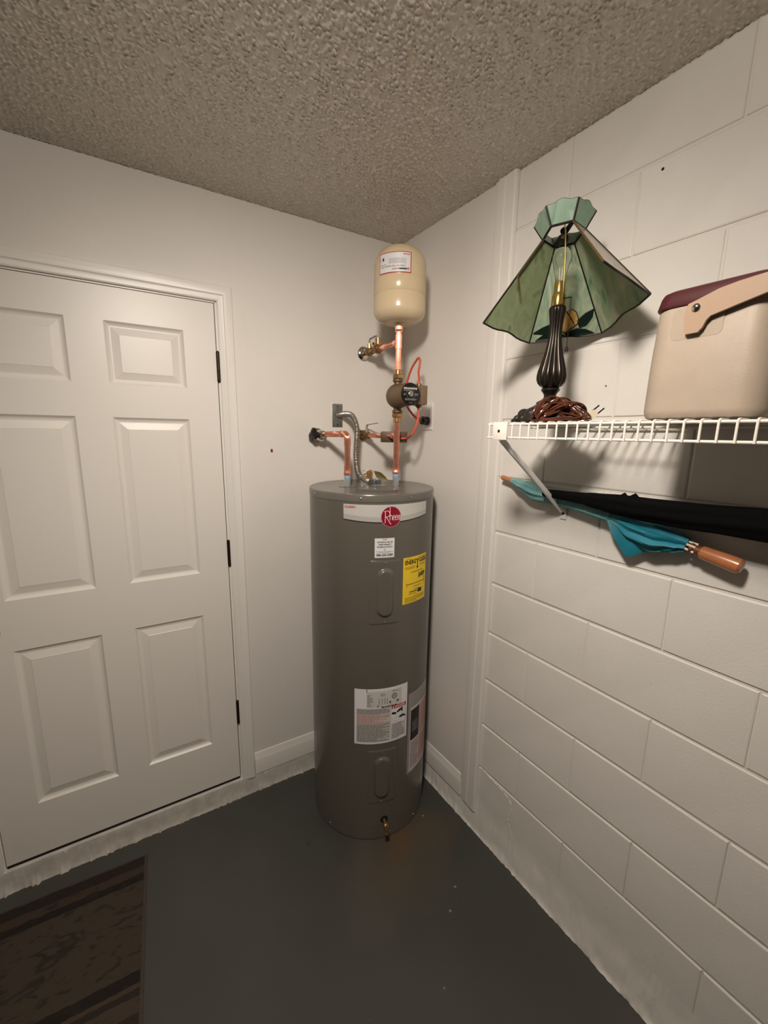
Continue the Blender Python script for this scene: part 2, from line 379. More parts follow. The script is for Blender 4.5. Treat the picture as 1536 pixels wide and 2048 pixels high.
def text_mesh(txt, size=1., bold=False):
    key = (txt, bold)
    if key not in _tc:
        cu = bpy.data.curves.new('t', 'FONT'); cu.body = txt; cu.size = 1.; cu.align_x = 'CENTER'; cu.align_y = 'CENTER'; cu.resolution_u = 3
        if bold: cu.offset = .03
        ob = bpy.data.objects.new('t', cu); COL.objects.link(ob)
        dg = bpy.context.evaluated_depsgraph_get(); me = ob.evaluated_get(dg).to_mesh()
        vs = [(q.co.x, q.co.y) for q in me.vertices]; fs = [tuple(p.vertices) for p in me.polygons]
        ob.evaluated_get(dg).to_mesh_clear(); bpy.data.objects.remove(ob); bpy.data.curves.remove(cu); _tc[key] = (vs, fs)
    vs, fs = _tc[key]
    return [(x*size, y*size) for x, y in vs], fs
class Flat:
    """flat print laid on a surface: P(u, v, h) gives the 3D point"""
    def __init__(s, mb, P): s.m = mb; s.P = P
    def rect(s, u0, u1, v0, v1, h, k, nu=1, nv=1):
        s.m.k = k; vs = []; fs = []
        for j in range(nv+1):
            for i in range(nu+1): vs.append(s.P(u0+(u1-u0)*i/nu, v0+(v1-v0)*j/nv, h))
        for j in range(nv):
            for i in range(nu): a = j*(nu+1)+i; fs.append((a, a+1, a+nu+2, a+nu+1))
        s.m.add(vs, fs)
    def poly(s, pts, h, k):
        s.m.k = k; s.m.add([s.P(u, v, h) for u, v in pts], [tuple(range(len(pts)))])
    def disc(s, u, v, r, h, k, n=28, ry=None):
        ry = ry or r
        if r < .01: s.poly([(u+r*math.cos(2*PI*i/n), v+ry*math.sin(2*PI*i/n)) for i in range(n)], h, k); return
        s.m.k = k; vs = [s.P(u, v, h)]; fs = []
        for q in range(1, 6):
            vs += [s.P(u+r*q/5*math.cos(2*PI*i/n), v+ry*q/5*math.sin(2*PI*i/n), h) for i in range(n)]
        for i in range(n):
            j = (i+1) % n; fs.append((0, 1+i, 1+j))
            for q in range(4): a = 1+q*n; fs.append((a+i, a+n+i, a+n+j, a+j))
        s.m.add(vs, fs)
    def ring(s, u, v, r0, r1, h, k, n=28):
        s.m.k = k; vs = []; fs = []
        for i in range(n):
            a = 2*PI*i/n
            vs += [s.P(u+r0*math.cos(a), v+r0*math.sin(a), h), s.P(u+r1*math.cos(a), v+r1*math.sin(a), h)]
        for i in range(n): a = 2*i; b = 2*((i+1) % n); fs.append((a, a+1, b+1, b))
        s.m.add(vs, fs)
    def text(s, t, u, v, size, h, k, sx=1., rot=0., bold=False, width=None):
        vs, fs = text_mesh(t, size, bold); s.m.k = k
        if width:
            w = max(x for x, y in vs)-min(x for x, y in vs); sx = width/w
        c, sn = math.cos(rot), math.sin(rot)
        s.m.add([s.P(u+(x*sx*c-y*sn), v+(x*sx*sn+y*c), h) for x, y in vs], fs)
    def stroke(s, pts, wd, h, k):
        s.m.k = k; P = [Vector((a, b)) for a, b in pts]; n = len(P); vs = []; fs = []
        for i in range(n):
            t = (P[min(i+1, n-1)]-P[max(i-1, 0)]).normalized(); q = Vector((-t.y, t.x))*wd/2
            vs += [s.P(*(P[i]-q), h), s.P(*(P[i]+q), h)]
        for i in range(n-1): fs.append((2*i, 2*i+2, 2*i+3, 2*i+1))
        s.m.add(vs, fs)
    def lines(s, u0, u1, v0, v1, n, h, k, fill=.5, rng=None, gaps=True):
        rng = rng or random; dv = (v0-v1)/n
        for i in range(n):
            v = v0-dv*(i+.5); u = u0
            end = u1 if rng.random() < .7 else u0+(u1-u0)*rng.uniform(.5, .95)
            while u < end:
                L = rng.uniform(.004, .014) if gaps else end-u
                s.rect(u, min(u+L, end), v-dv*fill/2, v+dv*fill/2, h, k, nu=2); u += L+.0018
def arc(cx, cy, r, a0, a1, n=10, ry=None):
    return [(cx+r*math.cos(math.radians(a0+(a1-a0)*i/n)), cy+(ry or r)*math.sin(math.radians(a0+(a1-a0)*i/n))) for i in range(n+1)]

# ================================================================== THE ROOM
H = 2.5167
XF, YB = -4.2, -5.2
fl = MB(); fl.box(XF, .15, YB, .5, -.08, 0.); struct(fl.build('floor', M_floor, smooth=0))
ce = MB(); ce.box(XF, .15, YB, .5, H+.001, H+.06); ceil_o = struct(ce.build('ceiling', M_ceil, smooth=0))
def popcorn(x0, x1, y0, y1, st):
    """sprayed texture: thousands of merged blobs hanging from the ceiling, one height field"""
    rg = np.random.default_rng(3); nx, ny = int((x1-x0)/st), int((y1-y0)/st); hf = np.zeros((ny+1, nx+1))
    nb = int((x1-x0)*(y1-y0)/.0082**2)
    bx, by = rg.uniform(0, nx, nb), rg.uniform(0, ny, nb); br = rg.uniform(.0030, .0060, nb)/st; bh = rg.uniform(.0012, .0048, nb)
    el = rg.uniform(.65, 1.5, nb)
    for cx, cy, r, hh, e in zip(bx, by, br, bh, el):
        k = int(r*1.5)+1; ix, iy = int(cx), int(cy)
        xa, xb, ya, yb = max(0, ix-k), min(nx, ix+k)+1, max(0, iy-k), min(ny, iy+k)+1
        gx = (np.arange(xa, xb)-cx)/(r*e); gy = (np.arange(ya, yb)-cy)/(r/e)
        q = np.clip(1-(gx[None, :]**2+gy[:, None]**2), 0, None)**.8*hh
        np.maximum(hf[ya:yb, xa:xb], q, out=hf[ya:yb, xa:xb])
    hf[0], hf[-1], hf[:, 0], hf[:, -1] = -.001, -.001, -.001, -.001
    X, Y = np.meshgrid(x0+np.arange(nx+1)*st, y0+np.arange(ny+1)*st)
    co = np.stack([X, Y, H-hf], -1).reshape(-1, 3).astype('f4')
    i = (np.arange(ny)[:, None]*(nx+1)+np.arange(nx)[None, :]).ravel()
    q = np.stack([i, i+nx+1, i+nx+2, i+1], 1).astype('i4')
    me = bpy.data.meshes.new('popcorn_texture'); me.vertices.add(len(co)); me.vertices.foreach_set('co', co.ravel())
    me.loops.add(q.size); me.loops.foreach_set('vertex_index', q.ravel())
    me.polygons.add(len(q)); me.polygons.foreach_set('loop_start', np.arange(0, q.size, 4, dtype='i4'))
    me.polygons.foreach_set('use_smooth', np.ones(len(q), bool)); me.update(calc_edges=True); me.materials.append(M_ceil)
    o = bpy.data.objects.new('popcorn_texture', me); COL.objects.link(o); o.parent = ceil_o; o['kind'] = 'stuff'
popcorn(-2.3, .02, -2.0, .14, .0026)
# door wall with its opening
DS0, DS1, DZ0, DZ1 = -1.640, -.8035, .092, 2.1485
wl = MB(); wl.mt = ML
wl.box(-4.4, DS0, 0, .1, 0, H).box(DS1, .1, 0, .1, 0, H).box(DS0, DS1, 0, .1, DZ1, H).box(DS0, DS1, 0, .1, 0, DZ0)
struct(wl.build('wall_left', M_wall, smooth=0))
wb = MB(); wb.box(XF, .15, YB-.1, YB, 0, H); struct(wb.build('wall_back', M_wall, smooth=0))
wf = MB(); wf.box(XF-.1, XF, YB, .5, 0, H); struct(wf.build('wall_front', M_wall, smooth=0))
# block wall: mortar bed, every block a part; plasterboard strip next to the corner
CS, ZF, Y1 = .2032, .3053, -.8519
wr = MB(); wr.box(.0035, .15, YB, .3, 0, H); wr_o = struct(wr.build('wall_right', M_mortar, smooth=0))
dr = MB(); dr.box(0, .0035, -.60, .02, 0, H); lab(dr.build('plasterboard', M_wall, wr_o, smooth=0), 'smooth plasterboard strip beside the corner')
JB, JH, BX = .0075, .0028, .003
def block_mesh(L, hgt, seed):
    rr = random.Random(seed); m = MB(); bx = BX
    hl, hh = L/2-JH/2, hgt/2-JB/2; e = .0035
    def J(): return rr.uniform(-.0009, .0009)
    vs = [(.004, -hl, -hh), (.004, hl, -hh), (.004, hl, hh), (.004, -hl, hh),
          (0, -hl+e+J(), -hh+e+J()), (0, hl-e+J(), -hh+e+J()), (0, hl-e+J(), hh-e+J()), (0, -hl+e+J(), hh-e+J()),
          (.0012, -hl+.001, -hh+.001), (.0012, hl-.001, -hh+.001), (.0012, hl-.001, hh-.001), (.0012, -hl+.001, hh-.001)]
    fs = [(4, 7, 6, 5)]
    for a, b in ((0, 8), (8, 4)):
        for i in range(4): j = (i+1) % 4; fs.append((a+i, b+i, b+j, a+j))
    m.add(vs, fs); return m
cache = {}
YE = -.664
def put_block(y0, y1, z0, z1):
    L, hgt = round(y1-y0, 3), round(z1-z0, 3)
    key = (L, hgt, random.randrange(3) if L > .4 else 0)
    loc = Vector((random.uniform(-.0006, .0006), (y0+y1)/2, (z0+z1)/2))
    if key not in cache:
        o = block_mesh(L, hgt, len(cache)).build('block', M_block, wr_o, smooth=0, base=(0, 0, 0)); cache[key] = o
    else:
        o = cache[key].copy(); COL.objects.link(o); o.parent = wr_o
    o.location = loc
k = -1
while True:
    z0 = ZF+(k)*CS; z1 = z0+CS
    if z0 >= H-.02: break
    z0c, z1c = (0 if k == -1 else z0), min(H, z1)
    off = Y1 + (0 if k % 2 else -CS)           # alternate courses are half a block out
    off = -.8519 - (0 if k % 2 == 0 else CS)
    y = YE; first = True
    edges = [YE]
    yy = off
    while yy > YE: yy -= 2*CS
    while yy > -3.3: edges.append(yy); yy -= 2*CS
    for a, b in zip(edges[:-1], edges[1:]): put_block(b, a, z0c, z1c)
    k += 1
# small holes in the blocks
for (y, z, r) in ((-1.107, 2.3136, .0035), (-1.0272, 1.8161, .0022)):
    m = MB(); m.mt = frame((-.0008, y, z), (-1, 0, 0)); m.lathe([(r, 0), (r*.6, .0006)], 10)
    m.build('hole', M_dark, wr_o)

def rough_strip(name, P, n, prof, amp, ragged, mat, seed):
    """uneven painted concrete edge: profile (out, z) swept along P(t)"""
    m = MB(); vs = []; fs = []; q = len(prof)
    for i in range(n+1):
        edge = ragged*(.5*noise.noise(Vector((i*.10, seed, 2.)))+.5*noise.noise(Vector((i*.33, seed, 7.)))+.35*noise.noise(Vector((i*.9, seed, 4.))))
        for j, (d, z) in enumerate(prof):
            nv = noise.noise(Vector((i*.10+seed, j*.9, seed)))*.6+noise.noise(Vector((i*.45, j*2.1, seed+5)))*.5
            vs.append(P(i/n, max(.0005, d+nv*amp*(0 if j == 0 else 1)+(max(0, edge) if j >= q-2 else 0)), max(0, z+(nv*amp*1.2 if j < q-1 else 0))))
    for i in range(n):
        for j in range(q-1): a = i*q+j; fs.append((a, a+1, a+q+1, a+q))
    m.add(vs, fs); return struct(m.build(name, mat, smooth=60))
def PL(t, d, z): return LW(-1.9+1.9*t, d, z)
def PR(t, d, z): return Vector((-d, -2.6*t, z))
rough_strip('trim_3', PL, 420, [(.0, .0880), (.009, .0870), (.011, .07), (.010, .045), (.012, .024), (.013, .008), (.016, 0)], .0030, .022, M_curb, 3)
rough_strip('trim_4', PR, 520, [(.0, .155), (.0015, .120), (.004, .095), (.008, .07), (.011, .045), (.014, .02), (.017, .006), (.020, 0)], .0048, .008, M_block, 11)
# ridges of old filler on the blocks beside the moulding
fb = [(-.676, .305), (-.70, .303), (-.735, .296), (-.77, .292), (-.805, .287), (-.835, .272), (-.842, .235), (-.838, .215), (-.830, .195), (-.836, .170), (-.850, .140), (-.866, .118), (-.885, .10)]
m = MB(); pth_ = spline([(.0008, y, z) for y, z in fb], 6); m.tube(pth_, [.0024+.0011*math.sin(i*1.3)+.0008*noise.noise(Vector((i*.7, 0, 0))) for i in range(len(pth_))], 6)
m.build('filler_ridge', M_block, wr_o)

# baseboards
bbp = [(0, 0), (.012, 0), (.012, .070), (.010, .078), (.006, .090), (.005, .100), (.003, .105), (0, .106)]
def sweep(mb, prof, A, B, out, upv):
    A, B = Vector(A), Vector(B); o, u = Vector(out), Vector(upv); n = len(prof)
    vs = [A+o*d+u*z for d, z in prof]+[B+o*d+u*z for d, z in prof]
    fs = [tuple(range(n)), tuple(reversed(range(n, 2*n)))]+[(i, n+i, n+(i+1) % n, (i+1) % n) for i in range(n)]
    mb.add(vs, fs); return mb
m = MB(); sweep(m, bbp, LW(-.747, 0, .0895), LW(-.0, 0, .0895), -NN, (0, 0, 1)); struct(m.build('baseboard_left', M_trim, smooth=20))
bbr = [(d, z*.96) for d, z in bbp]
m = MB(); sweep(m, bbr, (0, 0, .078), (0, -.575, .088), (-1, 0, 0), (0, 0, 1)); struct(m.build('baseboard_right', M_trim, smooth=20))
# vertical moulding where plasterboard meets block
vp = [(0, -.572), (.006, -.572), (.0065, -.578), (.0085, -.584), (.0085, -.592), (.0125, -.594), (.0135, -.600), (.0135, -.6185), (.0105, -.6205), (.0105, -.6225), (.0145, -.625), (.0155, -.660), (.0125, -.667), (0, -.668)]
m = MB(); n = len(vp); zt = H-.0005
vs = [(-d, y, .088+(-.572-y)*-.05) for d, y in vp]+[(-d, y, zt) for d, y in vp]
m.add(vs, [tuple(range(n)), tuple(reversed(range(n, 2*n)))]+[(i, n+i, n+(i+1) % n, (i+1) % n) for i in range(n)])
struct(m.build('trim_2', M_trim, smooth=20))
# door casing, mitred
cp = [(0, 0), (0, .008), (.004, .0105), (.017, .0115), (.0205, .0125), (.024, .0155), (.032, .0175), (.046, .018), (.052, .017), (.0548, .0145), (.0548, 0)]
def casing():
    m = MB(); m.mt = ML; n = len(cp); rings = []
    for (s, z, ds, dz) in ((DS1, .084, 1, 0), (DS1, DZ1, 1, 1), (DS0, DZ1, -1, 1), (DS0, .084, -1, 0)):
        rings.append([(s+ds*wd, -d, z+dz*wd) for wd, d in cp])
    vs = [p for r in rings for p in r]; fs = []
    for q in range(3):
        for i in range(n-1): a = q*n+i; fs.append((a, a+1, a+n+1, a+n))
    fs.append(tuple(reversed(range(n)))); fs.append(tuple(range(3*n, 4*n)))
    m.add(vs, fs); return struct(m.build('trim_1', M_trim, smooth=20))
casing()

# ------------------------------------------------------------------ the six-panel door
LS0, LS1, LZ0, LZ1 = -1.6325, -.8140, .104, 2.1400
colsO = [(-1.5205, -1.2695), (-1.1645, -.9225)]; rowsO = [(.318, .925), (1.107, 1.7165), (1.827, 2.033)]
ss = sorted({LS0, LS1, *[x for c in colsO for x in c]}); zs = sorted({LZ0, LZ1, *[x for r in rowsO for x in r]})
m = MB(); m.mt = ML
for i in range(len(ss)-1):
    for j in range(len(zs)-1):
        if (ss[i], ss[i+1]) in colsO and (zs[j], zs[j+1]) in rowsO: continue
        m.add([(ss[i], 0, zs[j]), (ss[i+1], 0, zs[j]), (ss[i+1], 0, zs[j+1]), (ss[i], 0, zs[j+1])], [(0, 1, 2, 3)])
for (a, b, c, d) in ((LS0, LZ0, LS1, LZ0), (LS1, LZ0, LS1, LZ1), (LS1, LZ1, LS0, LZ1), (LS0, LZ1, LS0, LZ0)):
    m.add([(a, 0, b), (a, .034, b), (c, .034, d), (c, 0, d)], [(0, 1, 2, 3)])
m.add([(LS0, .034, LZ0), (LS0, .034, LZ1), (LS1, .034, LZ1), (LS1, .034, LZ0)], [(0, 1, 2, 3)])
door = struct(m.build('door_1', M_door, smooth=0))
for (a, b) in colsO:
    for (z0, z1) in rowsO:
        m = MB(); m.mt = ML; rings = []
        for ins, dep in ((0, 0), (.003, .0035), (.008, .0075), (.014, .0095), (.018, .0095), (.041, .0035), (.0425, .0025), (.044, .0025)):
            rings += [(a+ins, dep, z0+ins), (b-ins, dep, z0+ins), (b-ins, dep, z1-ins), (a+ins, dep, z1-ins)]
        fs = []
        for r in range(7):
            for i in range(4): j = (i+1) % 4; fs.append((r*4+i, r*4+j, r*4+4+j, r*4+4+i))
        fs.append((28, 29, 30, 31)); m.add(rings, fs)
        m.build('panel', M_door, door, smooth=12)
m = MB(); m.mt = ML      # dark sheet behind the leaf, painted as the shade in the gap
m.box(DS0, DS1, .040, .05, DZ0, DZ1); lab(m.build('gap_shade_sheet', M_dark, door, smooth=0), 'dark sheet painted as shade in the gap round the leaf')
m = MB(); m.mt = ML
m.box(LS1+.0032, DS1+.0005, .0005, .04, DZ0, DZ1).box(DS0, LS0-.003, .0005, .04, DZ0, DZ1).box(DS0, DS1, .0005, .04, LZ1+.003, DZ1)
m.build('jamb', M_trim, door, smooth=0)
m = MB(); m.mt = ML; m.box(LS0, LS1, .0004, .03, .0922, .1012); lab(m.build('gap_shade_strip', M_rubber_gap, door, smooth=0), 'dark strip painted as shade under the door leaf')  # dark strip painted as the shade of the open gap below the leaf
for (z0, z1) in ((1.863, 1.968), (1.125, 1.230), (.383, .492)):
    m = MB(); m.mt = ML @ Matrix.Translation((-.8095, -.0045, 0))
    hgt = (z1-z0)/3
    for i in range(3): m.lathe([(.0062, z0+i*hgt+.0006), (.0062, z0+(i+1)*hgt-.0006)], 12)
    m.lathe([(.004, z1), (.0055, z1+.002), (.003, z1+.005)], 10).lathe([(.003, z0-.004), (.0055, z0-.001), (.004, z0)], 10)
    m.box(-.004, .006, .0035, .006, z0, z1)
    m.build('hinge', M_hinge, door)
m = MB(); m.mt = ML @ frame((-1.575, 0, 1.003), (0, -1, 0))
m.lathe([(.031, 0), (.032, .003), (.026, .007), (.012, .010), (.011, .028), (.020, .034), (.027, .044), (.027, .054), (.020, .062), (.004, .065)], 24)
m.build('door_knob', M_knob, door)

# ================================================================== WATER HEATER
TX, TY, TR, TH = -.2905, -.2523, .2535, 1.462
wh = thing('water_heater', 'tall grey cylindrical electric water heater standing on the floor in the corner', 'water heater', (TX, TY, 0))
def on(ph, z, r): return Vector((TX+r*math.cos(math.radians(ph)), TY+r*math.sin(math.radians(ph)), z))
Tm = Matrix.Translation((TX, TY, 0))
m = MB(); m.mt = Tm
m.lathe([(TR-.012, 0), (TR-.004, .001), (TR-.001, .004), (TR-.001, .060), (TR, .0605), (TR, 1.437)], 96); m.build('jacket', M_jacket, wh)
m = MB(); m.mt = Tm
m.lathe([(TR+.0005, 1.4355), (TR+.0015, 1.436), (TR+.0015, 1.4575), (TR-.0005, 1.4615), (TR-.006, 1.463), (TR-.012, 1.4622), (0.001, 1.4622)], 96); m.build('lid', M_lid, wh)
for ph in (179.9, -130.2, -87.1, -54.1, -10, 40, 90, 135):
    m = MB(); m.mt = frame(on(ph, 1.448, TR+.001), (math.cos(math.radians(ph)), math.sin(math.radians(ph)), 0)); m.lathe([(.0045, 0), (.004, .0018), (.0018, .003)], 10); m.build('screw', M_steel, wh)
for ph in (-162, -100, -70):
    m = MB(); m.mt = frame(on(ph, .022, TR-.001), (math.cos(math.radians(ph)), math.sin(math.radians(ph)), 0)); m.lathe([(.004, 0), (.0035, .0016), (.0015, .0026)], 10); m.build('screw', M_steel, wh)
def cyl_patch(ph0, ph1, z0, z1, hfun, nu=24, nv=36):
    vs = []; fs = []
    for j in range(nv+1):
        for i in range(nu+1):
            a, b = i/nu, j/nv
            vs.append(on(ph0+(ph1-ph0)*a, z0+(z1-z0)*b, TR+hfun(a, b)))
    for j in range(nv):
        for i in range(nu): a = j*(nu+1)+i; fs.append((a, a+1, a+nu+2, a+nu+1))
    return vs, fs
def cover(zc0, zc1):
    W = math.radians(26.4)*TR; Hh = zc1-zc0
    def h(a, b):
        if a in (0, 1) or b in (0, 1): return .0002
        x, y = (a-.5)*W, (b-.5)*Hh
        hw, hh = .034, .096; r = .033
        qx, qy = abs(x)-hw+r, abs(y)-hh+r
        d = math.hypot(max(qx, 0), max(qy, 0))+min(max(qx, qy), 0)-r
        t = min(1, max(0, -d/.012)); t = t*t*(3-2*t)
        edge = min(1, min(a, 1-a, )*W/.004, min(b, 1-b)*Hh/.004)
        return .0025*edge+.010*t
    m = MB(); m.add(*cyl_patch(-122.7, -96.3, zc0, zc1, h, 44, 84)); c = m.build('access_cover', M_jacket, wh, smooth=60)
    for z in (zc1-.010, zc0+.010):
        m = MB(); m.mt = frame(on(-109.5, z, TR+.0025), (math.cos(math.radians(-109.5)), math.sin(math.radians(-109.5)), 0)); m.lathe([(.0042, 0), (.0038, .0016), (.0016, .0026)], 10); m.build('cover_screw', M_steel, c)
cover(.969, 1.220); cover(.178, .428)
# printed matter wrapped on the jacket: u is metres of arc to the right, v height
def wrap(ph0, z0, r=TR): return lambda u, v, h: on(ph0+math.degrees(u/r), z0+v, r+h)
# silver brand band
m = MB(); P = wrap(-145, 0); W = math.radians(78.3)*TR
def vlow(t): return 1.372 - .0115*math.sin(PI*min(1, max(0, t)))*1.0 + .005*t
nu = 60; vs = []; fs = []
for i in range(nu+1):
    t = i/nu; lo_ = vlow(t)
    for v, kk in ((lo_-.0032, 0), (lo_, 1), (lo_+.0001, 2), (lo_+.018, 3), (1.4265, 4)): vs.append(P(t*W, v, .0006))
for i in range(nu):
    for q in range(4):
        a = i*5+q; m.k = {0: 1, 1: 0, 2: 2, 3: 0}[q]; m.f.append([]); m.f.pop()
        fs.append(((a, a+5, a+6, a+1), m.k))
o0 = len(m.v); m.v += vs
for f, kk in fs: m.f.append([o0+q for q in f]); m.mi.append(kk)
band = m.build('brand_band', [M_silver, M_ink, pbr('silver_shade', (186, 183, 178), .35, .15)], wh, smooth=60)
m = MB(); F = Flat(m, wrap(-145, 0)); F.text('CLASSIC', .025, 1.4165, .0115, .0011, 0, bold=True, width=.043)
m.build('band_lettering', M_inkred, band, smooth=0)
m = MB(); F = Flat(m, wrap(-145, 0)); F.lines(.245, .330, 1.4205, 1.4135, 1, .0011, 0, fill=.8)
m.build('band_small_print', M_inklight, band, smooth=0)
# round crimson badge with the name
m = MB(); P0 = wrap(-105.4, 1.3825); F = Flat(m, P0); F.disc(0, 0, .0385, .0016, 1, 48); F.disc(0, 0, .0368, .0020, 0, 48)
badge = m.build('brand_badge', [M_crimson, M_badgerim], wh, smooth=0)
m = MB(); F = Flat(m, P0); sw = .0019; h = .0026
def sc(pts): return [(x*.0368, y*.0368) for x, y in pts]
F.stroke(sc([(-.60, .58), (-.60, .1), (-.62, -.62)]), sw, h, 0)                                   # R stem
F.stroke(sc([(-.72, .52)]+arc(-.45, .30, .30, 125, -90, 14, .30)+[(-.56, .02)]), sw, h, 0)        # R bowl
F.stroke(sc([(-.52, .02), (-.32, -.30), (-.12, -.62), (-.04, -.70)]), sw, h, 0)                   # R leg
F.stroke(sc([(-.14, .95), (-.14, -.34)]), sw, h, 0)
F.stroke(sc([(-.14, -.02)]+arc(-.02, .02, .12, 150, 0, 8)+[(.10, -.34)]), sw, h, 0)               # h
for cx in (.27, .52):
    F.stroke(sc([(cx-.10, -.08), (cx+.10, -.08)]+arc(cx, -.08, .105, 0, 180, 8, .22)+arc(cx, -.10, .105, 180, 320, 8, .24)), sw*.85, h, 0)
F.stroke(sc([(.69, .12), (.69, -.34)]), sw*.85, h, 0)
F.stroke(sc([(.69, 0)]+arc(.755, .03, .065, 150, 0, 6, .09)+[(.82, -.34)]), sw*.85, h, 0)
F.stroke(sc([(.82, 0)]+arc(.875, .03, .055, 150, 0, 6, .09)+[(.93, -.34)]), sw*.85, h, 0)
F.text('®', -.002, -.026, .006, h, 0)
m.build('badge_lettering', M_white, badge, smooth=0)
# service sticker
m = MB(); F = Flat(m, wrap(-110.4, 1.2675)); w2, h2 = .0368, .0365
F.rect(-w2, w2, -h2, h2, .0008, 0, nu=10)
F.text('STOP', 0, .0315, .0068, .0013, 1, bold=True)
for t, v in (('THIS PRODUCT MAY BE', .0215), ('UNDER WARRANTY', .0125), ('FOR SERVICE CONTACT', .0035)): F.text(t, 0, v, .0075, .0013, 2, bold=True, width=.058 if len(t) > 15 else .048)
F.ring(0, -.0065, .0022, .0035, .0013, 3); F.lines(-.031, .031, -.0118, -.0155, 1, .0013, 3, .5); F.lines(-.022, .022, -.0158, -.0185, 1, .0013, 3, .5)
F.text('386-225-5383', 0, -.0265, .0125, .0013, 2, bold=True, width=.062)
m.build('service_sticker', [M_offw, M_inkred, M_ink, M_inkgrey], wh, smooth=0)
# yellow energy sticker
m = MB(); F = Flat(m, wrap(-78.5, 1.1285)); w2, h2 = .0655, .0925
F.rect(-w2, w2, -h2, h2, .0008, 0, nu=14)
F.lines(-.055, -.03, .088, .084, 1, .0013, 2); F.lines(.012, .06, .088, .084, 1, .0013, 2)
F.text('ENERG', -.030, .0715, .024, .0013, 1, bold=True, width=.054)
F.text('GUIDE', .0395, .0715, .024, .0013, 1, bold=True, width=.045)
F.stroke([(.000, .081), (.0065, .072)], .0044, .0013, 1); F.stroke([(.013, .081), (.0065, .072)], .0044, .0013, 1); F.stroke([(.0065, .072), (.0065, .050)], .0044, .0013, 1)
F.poly([(.0005, .050), (.0125, .050), (.0065, .040)], .0013, 1)
F.lines(-.057, -.005, .056, .044, 3, .0013, 2, .45); F.lines(.022, .058, .058, .050, 2, .0013, 2, .45)
F.lines(-.028, .040, .034, .029, 1, .0013, 2, .7)
F.text('$489', .0345, .0125, .026, .0013, 1, bold=True, width=.042)
F.rect(-.048, .054, -.0165, -.0145, .0013, 1, nu=10); F.rect(-.049, -.047, -.022, -.009, .0013, 1); F.rect(.053, .055, -.018, -.004, .0013, 1); F.poly([(.0515, -.001), (.0565, -.001), (.054, -.007)], .0013, 1)
F.lines(-.049, -.041, -.023, -.027, 1, .0013, 2); F.lines(.045, .056, -.020, -.024, 1, .0013, 2); F.lines(-.014, .030, -.025, -.030, 1, .0013, 2, .6)
F.lines(-.008, .035, -.037, -.042, 1, .0013, 2); F.lines(-.034, .010, -.0445, -.050, 1, .0013, 1, .7)
F.rect(.012, .036, -.057, -.042, .0014, 1, nu=3); F.lines(-.038, .006, -.053, -.058, 1, .0013, 2); F.lines(-.01, .012, -.060, -.063, 1, .0013, 2)
F.lines(-.055, .056, -.066, -.089, 7, .0013, 2, .4)
m.build('energy_sticker', [M_yellow, M_ink, M_inkolive], wh, smooth=0)
# rating / danger sheet
m = MB(); F = Flat(m, wrap(-110.0, .580)); w2, h2 = .1105, .1215
F.rect(-w2, w2, -h2, h2, .0009, 0, nu=20)
F.rect(-.063, -.0605, .107, .1215, .0014, 1)
F.rect(-.062, .082, .0405, .110, .0012, 5, nu=12)
F.lines(-.060, -.038, .098, .045, 9, .0016, 2, .6); F.lines(-.008, .012, .100, .088, 3, .0016, 2, .6)
for u in (-.015, -.003, .008, .018): F.rect(u, u+.003, .052, .079, .0016, 2)
F.rect(-.022, -.013, .042, .050, .0016, 2); F.lines(.040, .070, .108, .100, 2, .0016, 2, .6)
F.ring(.049, .082, .0085, .011, .0016, 1); F.text('UL', .049, .082, .0095, .0016, 1, bold=True, rot=-.35); F.lines(.044, .054, .070, .066, 1, .0016, 2)
F.poly([(.030+x, .0575+y) for x, y in [(0, -.0045), (.036, -.0045), (.039, 0), (.036, .0045), (0, .0045), (-.003, 0)]], .0016, 1); F.lines(.033, .064, .0605, .0545, 1, .002, 0, .35)
F.lines(-.004, .062, .0435, .0375, 1, .0016, 1, .8)
F.rect(-.102, .033, -.113, .036, .0012, 5, nu=12)
rg = random.Random(4)
F.lines(-.100, .031, .035, .012, 6, .0016, 2, .72, rg); F.lines(-.100, .031, .011, -.030, 9, .0016, 3, .72, rg); F.lines(-.100, .031, -.032, -.111, 18, .0016, 2, .72, rg)
F.rect(.0355, .0365, -.113, .036, .0016, 2); F.rect(.101, .102, -.113, .03, .0016, 2)
F.rect(.038, .104, .0245, .0385, .0016, 4, nu=6); F.text('DANGER', .075, .0315, .0105, .0021, 0, bold=True, width=.046); F.poly([(.041, .0275), (.049, .0275), (.045, .0365)], .0021, 0)
for (x, y, r) in ((.045, .004, .006), (.054, .002, .0055), (.066, .007, .005), (.074, .011, .0065), (.083, .015, .006)): F.disc(x, y, r, .0016, 1, 14, r*.9)
F.stroke([(.083, .012), (.087, .002)], .006, .0016, 1)
F.stroke([(.086, -.004), (.084, -.012), (.072, -.018)], .0012, .0016, 2); F.poly([(.070, -.021), (.080, -.013), (.092, -.012), (.104, -.022), (.104, -.027), (.094, -.022), (.080, -.024)], .0016, 1)
F.stroke([(.040, -.022), (.055, -.018), (.070, -.014)], .002, .0016, 5); F.stroke([(.040, -.03), (.06, -.034), (.085, -.03)], .002, .0016, 5)
F.lines(.040, .099, -.042, -.111, 16, .0016, 2, .6, rg)
m.build('rating_sheet', [M_offw, M_ink, M_inkgrey, M_inkpink, M_inkred, M_inklight], wh, smooth=0)
